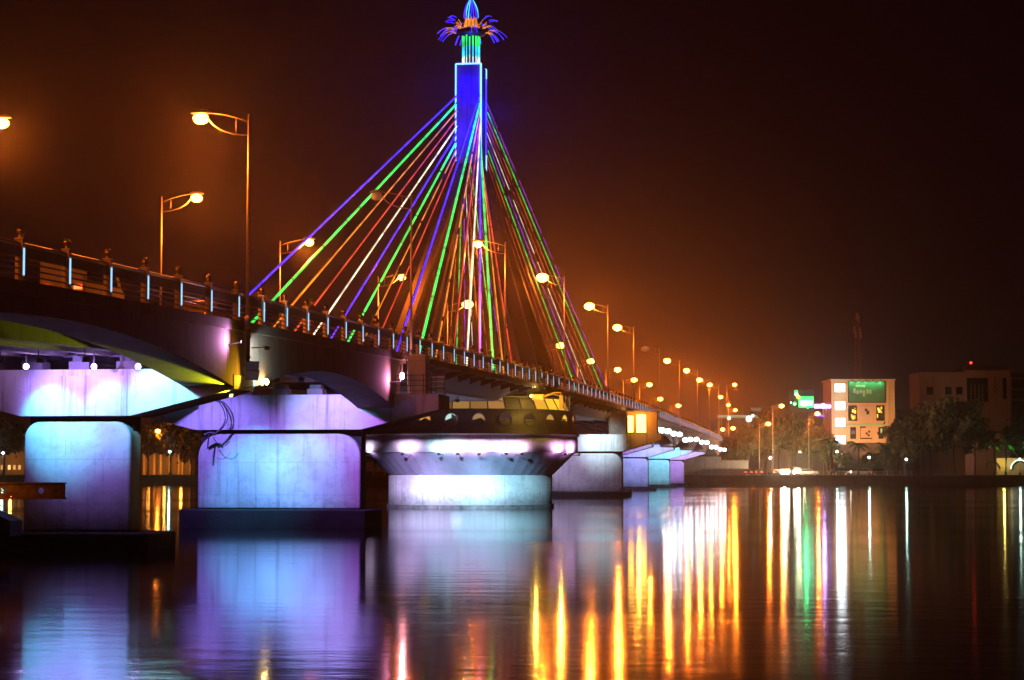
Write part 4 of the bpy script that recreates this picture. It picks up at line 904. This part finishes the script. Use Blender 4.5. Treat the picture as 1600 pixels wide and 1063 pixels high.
for x0, x1, y0, y1, c, e in ((1325,1339,634,658,(1,.5,.05),1.1),(1369,1382,634,658,(1,.48,.05),1.0),(1328,1337,668,686,(.5,.5,.45),.12),(1372,1380,668,686,(.7,.8,.3),.3)):
    w = fbox(bb, 'window', M['black'], x0, x1, y0, y1, D, .05, .10); q = random.Random(x0)
    for k in range(7 if e > .5 else 2):
        xx, yy_ = q.uniform(x0+1, x1-4), q.uniform(y0+1, y1-7); fbox(w, 'lit_pane', emis('lit_pane', c, e*q.uniform(.6,3)), xx, xx+q.uniform(1.5,3.5), yy_, yy_+q.uniform(2,6), D, .03+.002*k, .14)
e_ = fbox(bb, 'wall_panel', noisy('panel_plaster', (.48,.36,.28), (.42,.32,.25), .5, .8, bump=0), 1342, 1365, 634, 660, D, .05, .10)
fbox(e_, 'emblem', M['housing'], 1351, 1355, 639, 643, D, .02, .13); fbox(e_, 'emblem', M['housing'], 1353.5, 1358, 642, 648, D, .02, .132)
e_ = fbox(bb, 'wall_panel', noisy('lower_panel_plaster', (.50,.38,.29), (.44,.33,.26), .5, .8, bump=0), 1344, 1362, 668, 686, D, .05, .10)
for x, y in ((1352,676),(1356,673),(1355,679)): fbox(e_, 'emblem', M['housing'], x, x+3.2, y, y+3.4, D, .02, .13)
fbox(e_, 'panel_edge', M['housing'], 1344, 1352, 667, 669, D, .02, .13); fbox(e_, 'panel_edge', M['housing'], 1344, 1362, 684.5, 686.5, D, .02, .13); fbox(e_, 'panel_edge', M['housing'], 1343.6, 1344.4, 667, 686, D, .02, .135)
fbox(bb, 'green_light_line', emis('green_light_line', (.25,.8,.25), .5), 1322, 1388, 662.8, 664.3, D, .04, .12)
fbox(bb, 'pilaster', M['facade'], 1387.4, 1388.4, 595, 692, D, .3, .28)
for x in (1322, 1346, 1374):
    fbox(bb, 'shop_window', emis('dim_shop_window', (1,.35,.08), .12), x-8, x+8, 706, 716, D+.6, .05, .1)
for i, (px, tx) in enumerate(((1312,1318),(1345,1345),(1380,1376))):
    flood(P(px, D-16, BZ+1.2), P(tx, D, zat(655, D)), (1,.42,.13), 11000, 'ground floodlight lighting the salmon facade, %s from the left' % ORD[i], 70, group='facade floodlights', stem=P(px, D-16, BZ))
# lattice mast behind it
am = thing('lattice_mast', 'dark lattice antenna mast rising behind the billboard building', 'mast', P(1341, 545, BZ)); d = 545
b0 = P(1341, d, BZ); zt = zat(488, d); s = MB()
def leg_at(k, z): w = 1.9*(1-(z-BZ)/(zt-BZ))+.35; a = math.pi/4+k*math.pi/2; return b0+Vector((w*math.cos(a), w*math.sin(a), z-BZ))
lv = lin(BZ, zt, 16)
for k in range(4): s.tube([leg_at(k, z) for z in lv], .10, 5)
M['mast'] = noisy('mast_red_oxide_paint', (.30,.13,.10), (.22,.10,.08), 2, .7, bump=0); build(s, 'leg_frame', M['mast'], am); s = MB()
for a, b_ in zip(lv, lv[1:]):
    for k in range(4): s.tube([leg_at(k, a), leg_at((k+1) % 4, b_)], .05, 4); s.tube([leg_at(k, b_), leg_at((k+1) % 4, b_)], .05, 4)
build(s, 'bracing', M['mast'], am)
M['antenna'] = noisy('antenna_paint', (.35,.3,.28), (.28,.24,.22), 3, .7)
for px, py in ((1336,520),(1345,522),(1338,528),(1346,530),(1340,500),(1343,503)): s = MB(); s.cbox(P(px, d-1, zat(py, d)), .55, .3, 1.7); build(s, 'antenna_panel', M['antenna'], am)
# dim office building with vertical letters
D2 = 560
ob = thing('office_building', 'dim brown office building with vertical letters high on its facade', 'building', P(1508, D2, BZ))
fbox(ob, 'wall', M['facade_dim'], 1437, 1508, 584, 742, D2+.5, 14); fbox(ob, 'wall', M['facade_dim'], 1508.1, 1579, 581, 742, D2, 16)
fbox(ob, 'parapet', M['facade_dim'], 1436, 1508, 582, 583.8, D2+.3, 14); fbox(ob, 'parapet', M['facade_dim'], 1507.5, 1580, 579, 580.8, D2-.3, 16.4)
fbox(ob, 'roof_room', M['facade_dark'], 1506, 1572, 571, 578.8, D2+6, 8)
w = fbox(ob, 'stair_window', M['glass_dark'], 1511, 1544, 591, 628, D2, .06, .12)
for x in (1517,1523,1529,1535): fbox(w, 'mullion', M['facade_dim'], x, x+.9, 600, 627, D2, .05, .18)
fbox(ob, 'slot_window', M['glass_dark'], 1567, 1573, 591, 624, D2, .06, .12)
for x in (1448, 1477, 1494): 
    for y in (605, 640, 675): fbox(ob, 'window', M['glass_dark'], x, x+10, y, y+12, D2+.5, .06, .12)
for i, ch in enumerate('ISO'):
    cu = bpy.data.curves.new('letter', 'FONT'); cu.body = ch; cu.size = 1.7; cu.extrude = .06; cu.align_x = 'CENTER'
    o = bpy.data.objects.new('letter', cu); COL.objects.link(o); o.parent = ob; cu.materials.append(M['black'])
    me_ = bpy.data.meshes.new_from_object(o); bpy.data.objects.remove(o); o = bpy.data.objects.new('letter', me_); COL.objects.link(o); o.parent = ob
    o.location = P(1555.5, D2-.2, zat(595.5+i*8.3, D2))-origin(ob); o.rotation_euler = (R(90),0,YAW)
m_ = thing('roof_beacon', 'red warning light on a thin mast above the dim office building', 'beacon', P(1518, D2+3, zat(578, D2)))
p = P(1518, D2+3, 0); s = MB(); s.tube([(p.x,p.y,zat(579,D2)), (p.x,p.y,zat(568,D2))], .05, 5); build(s, 'mast', M['steel'], m_)
s = MB(); s.ball((p.x,p.y,zat(566.5,D2)), .33, 10); build(s, 'lamp', emis('red_beacon', (1,.03,.02), 6), m_, True)
flood(P(1478, D2-40, BZ+8.5), P(1520, D2, zat(600, D2)), (1,.34,.11), 800, 'roadside floodlight among the trees lighting the dim office building', 90, group='facade floodlights', stem=P(1478, D2-40, BZ))
# right-hand low buildings and gate
hb = thing('low_building', 'dim yellow low building behind the palms at the right edge', 'building', P(1570, 500, BZ))
fbox(hb, 'wall', M['facade_dim'], 1524, 1640, 678, 742, 500, 12); fbox(hb, 'roof', M['facade_dark'], 1521, 1643, 674, 677.8, 499.3, 13.5)
for x in (1536, 1552, 1580): fbox(hb, 'window', M['glass_dark'], x, x+9, 686, 700, 500, .06, .1)
gt = thing('arched_gate', 'gate wall with a glowing white arch at the right picture edge', 'gate', P(1590, 452, BZ))
fbox(gt, 'wall', noisy('gate_plaster', (.45,.36,.2), (.36,.29,.16), 1, .8), 1556, 1630, 716, 742.5, 452, .5)
def arch(px, d, yb, rpx, m, r_):
    c = P(px, d, zat(yb, d)); rr = rpx*d/3240; s = MB(); e1 = Vector((ct, st, 0)); s.tube([c+e1*rr*math.cos(a)+Vector((0,0,rr*math.sin(a))) for a in lin(0, math.pi, 16)], r_, 6); return s
build(arch(1592, 451.6, 733, 14, None, .12), 'light_arch', emis('arch_tube', (.8,.95,.8), 2.2), gt)
build(arch(1592, 451.7, 733, 12, None, .2), 'arch_rim', M['black'], gt)
build(arch(1550, 451.7, 733, 11, None, .15), 'arch_rim', M['black'], gt)
light('POINT', P(1567, 449.5, zat(722, 449.5)), (1,.72,.15), 400, gt, .2); light('POINT', P(1592, 449, zat(716, 449)), (.85,.95,.7), 150, gt, .2)
lb = thing('dark_building', 'dark building block in the shade between billboard building and office building', 'building', P(1418, 548, BZ))
fbox(lb, 'wall', M['facade_dark'], 1400, 1436, 640, 742, 548, 10)
for x, y in ((1404,652),(1415,652),(1426,652),(1404,676),(1426,676)): fbox(lb, 'window', M['glass_dark'], x, x+6, y, y+10, 548, .06, .1)
fbox(lb, 'lit_window', emis('dim_orange_window', (1,.3,.06), .55), 1429, 1436, 651, 658, 548, .04, .12)
lb2 = thing('edge_building', 'dark building with pale floor bands behind the office building at the right edge', 'building', P(1600, 590, BZ))
fbox(lb2, 'wall', M['facade_dark'], 1581, 1660, 583, 742, 590, 12)
for y in (590, 607, 624): fbox(lb2, 'floor_band', M['facade_dim'], 1581, 1660, y, y+3, 590, .3, .3)
# green neon sign, violet neon bar
gs = thing('green_neon_sign', 'glowing green neon sign with a yellow emblem above the trees', 'sign', P(1252, 500, BZ)); d = 500
for x in (1238, 1266):
    s = MB(); p = P(x, d+.4, 0); s.tube([(p.x,p.y,BZ),(p.x,p.y,zat(622,d))], .15, 6); build(s, 'post', M['steel'], gs)
fbox(gs, 'board', M['black'], 1233, 1272, 610, 643, d, .3)
M['sg'] = emis('sign_green', (.02,.9,.12), 3.2); M['sgw'] = emis('sign_green_white', (.35,1,.7), 9); M['sy'] = emis('sign_yellow', (.85,1,.05), 1.8); M['sr'] = emis('sign_red', (1,.2,.05), 1.5)
def disc(px, py, rpx, m, name, par, d, front): 
    c = P(px, d-front, zat(py, d)); e1 = Vector((ct, st, 0)); rr = rpx*d/3240; s = MB(); nn_ = Vector((-st, ct, 0))
    s.loft([[c+nn_*dd+e1*rr*math.cos(a)+Vector((0,0,rr*math.sin(a))) for a in [2*math.pi*k/16 for k in range(16)]] for dd in (0, .08)]); return build(s, name, m, par)
disc(1244, 612.5, 2.6, M['sg'], 'emblem', gs, d, .1); disc(1244.6, 616.5, 2.4, M['sgw'], 'emblem', gs, d, .2); disc(1247.6, 621, 3.2, M['sy'], 'emblem', gs, d, .15); disc(1241.8, 631, 2.6, M['sg'], 'emblem', gs, d, .1); disc(1241.5, 632, 1.5, M['sgw'], 'emblem', gs, d, .2); disc(1236, 629.5, 1.1, M['sgw'], 'emblem', gs, d, .1)
disc(1262, 636.5, 2.4, M['sg'], 'emblem', gs, d, .1); disc(1256, 636, 2, M['sr'], 'emblem', gs, d, .1)
fbox(gs, 'light_panel', M['sg'], 1248, 1271, 620, 637, d, .05, .08); fbox(gs, 'light_panel', M['sgw'], 1250, 1269, 627, 634, d, .05, .15)
light('POINT', P(1258, d-2.5, zat(628, d)), (.05,1,.25), 500, gs, .4)
vs = thing('violet_neon_bar', 'horizontal white-violet neon bar on tall poles beside the billboard building', 'sign', P(1286, 498, BZ)); d = 498
for x in (1286, 1291, 1296):
    s = MB(); p = P(x, d+.3, 0); s.tube([(p.x,p.y,BZ),(p.x,p.y,zat(634,d))], .09, 6); build(s, 'pole', M['lamp_pole'], vs)
s = MB(); s.tube([P(1272.5,d,zat(635.5,d)), P(1298,d,zat(635.5,d))], .42, 8); build(s, 'bar', emis('violet_bar', (.5,.42,1), 6), vs)
vt = emis('violet_tube', (.35,.08,1), 1.2)
for xa, xb, yv in ((1274,1297,631.8),(1276,1288,650)): s = MB(); s.tube([P(xa,d-.1,zat(yv,d)), P(xb,d-.1,zat(yv,d))], .22, 8); build(s, 'violet_tube', vt, vs)
s = MB(); s.ball(P(1286.5,d-.4,zat(634.5,d)), .5, 10); build(s, 'lamp', emis('pink_white_lamp', (1,.75,1), 20), vs, True)
light('POINT', P(1286, d-2.5, zat(636, d)), (.5,.3,1), 700, vs, .4)
# shop with white-lit sign
sh = thing('lit_shop', 'low shop with white-lit signboard and glowing doorway among the trees', 'shop', P(1265, 506, BZ))
fbox(sh, 'wall', M['facade_dark'], 1236, 1292, 684, 742, 506, 9)
M['shop_w'] = emis('shop_sign_white', (.8,.95,1), 1.6); M['shop_d'] = emis('shop_door_light', (1,.85,.55), 2.6)
f = fbox(sh, 'signboard', M['black'], 1252, 1280, 684.5, 698, 506, .1, .15)
fbox(f, 'sign_light', M['shop_w'], 1253, 1277, 693, 697, 506, .04, .2)
for x0, x1, y0, y1 in ((1254,1255.3,686,692),(1255.3,1259,686,687.3),(1259,1260.2,686,692),(1255.3,1259,689,690),(1266,1270,689.5,690.6),(1271,1272.3,686,692),(1272.3,1277,686,687.2),(1272.3,1277,690.8,692),(1276,1277.2,687.2,690.8)): fbox(f, 'sign_stroke', M['shop_w'], x0, x1, y0, y1, 506, .04, .2)
for x in (1247, 1255.5): fbox(sh, 'lit_doorway', M['shop_d'], x, x+5, 699, 708, 506, .06, .12)
light('POINT', P(1256, 500, zat(705, 500)), (1,.8,.5), 500, sh, .3)
# pale green canopy building far away
cn = thing('canopy_building', 'distant low building with a pale green lit canopy edge beyond the bridge end', 'building', P(1160, 800, BZ))
fbox(cn, 'wall', M['facade_dark'], 1122, 1197, 655, 738, 800, 30); fbox(cn, 'upper_floor', M['facade_dark'], 1172, 1191, 637, 648.8, 802, 20)
fbox(cn, 'canopy_light', emis('canopy_light', (.45,.8,.5), .35), 1121, 1198, 649, 653, 799, .5, .6); fbox(cn, 'upper_light', emis('canopy_upper_light', (.35,.65,.4), .2), 1173, 1190, 638, 642, 802, .4, .6)
for x, y, s_ in ((1139,654,3),(1170,655,5),(1176,650,2.5)): disc(x, y, s_, emis('canopy_lamp', (.6,1,.9), 2.0), 'canopy_lamp', cn, 798, .5)
# arcaded orange-lit pavilion between the piers on the far bank
av = thing('arcade_pavilion', 'orange-lit arcade with columns seen between the first two piers', 'building', P(262, 466, BZ))
fbox(av, 'wall', M['facade_dim'], 222, 300, 708, 742, 468, 5); fbox(av, 'roof', M['facade_dark'], 218, 304, 704, 707.6, 466.5, 7)
for x in (226, 242, 252, 266, 280, 286, 298): fbox(av, 'column', M['facade'], x-1.5, x+1.5, 708, 742, 466.8, .6)
for x in (233, 258, 284): light('POINT', P(x, 464, zat(728, 464)), (1,.36,.05), 330, av, .3)
lw = thing('left_bank_house', 'low dark house with small lit windows left of the first pier', 'building', P(10, 470, BZ))
fbox(lw, 'wall', M['facade_dim'], -30, 60, 705, 742, 470, 6); fbox(lw, 'roof', M['facade_dark'], -34, 64, 700, 704.6, 469.4, 7)
for x in (3, 14, 22, 30): fbox(lw, 'window', emis('small_lit_window', (1,.5,.15), .8 if x != 14 else 1.8), x, x+4, 727, 734, 470, .06, .1)
light('POINT', P(18, 463, zat(722, 463)), (1,.4,.08), 700, lw, .3)

# ------------------------------------------------------------------ night haze
HAZE = .00015
if HAZE:
    hm = bpy.data.materials.new('haze_air'); hm.use_nodes = True; nt = hm.node_tree; nt.nodes.clear()
    ho = nt.nodes.new('ShaderNodeOutputMaterial'); hv = nt.nodes.new('ShaderNodeVolumePrincipled'); hv.inputs['Density'].default_value = HAZE; hv.inputs['Color'].default_value = (.92,.88,.84,1); hv.inputs['Anisotropy'].default_value = .945
    nt.links.new(hv.outputs[0], ho.inputs['Volume'])
    b = MB(); b.box(-1600, 1600, -250, 2700, -3, 75); o = build(b, 'haze', hm); o['kind'] = 'stuff'
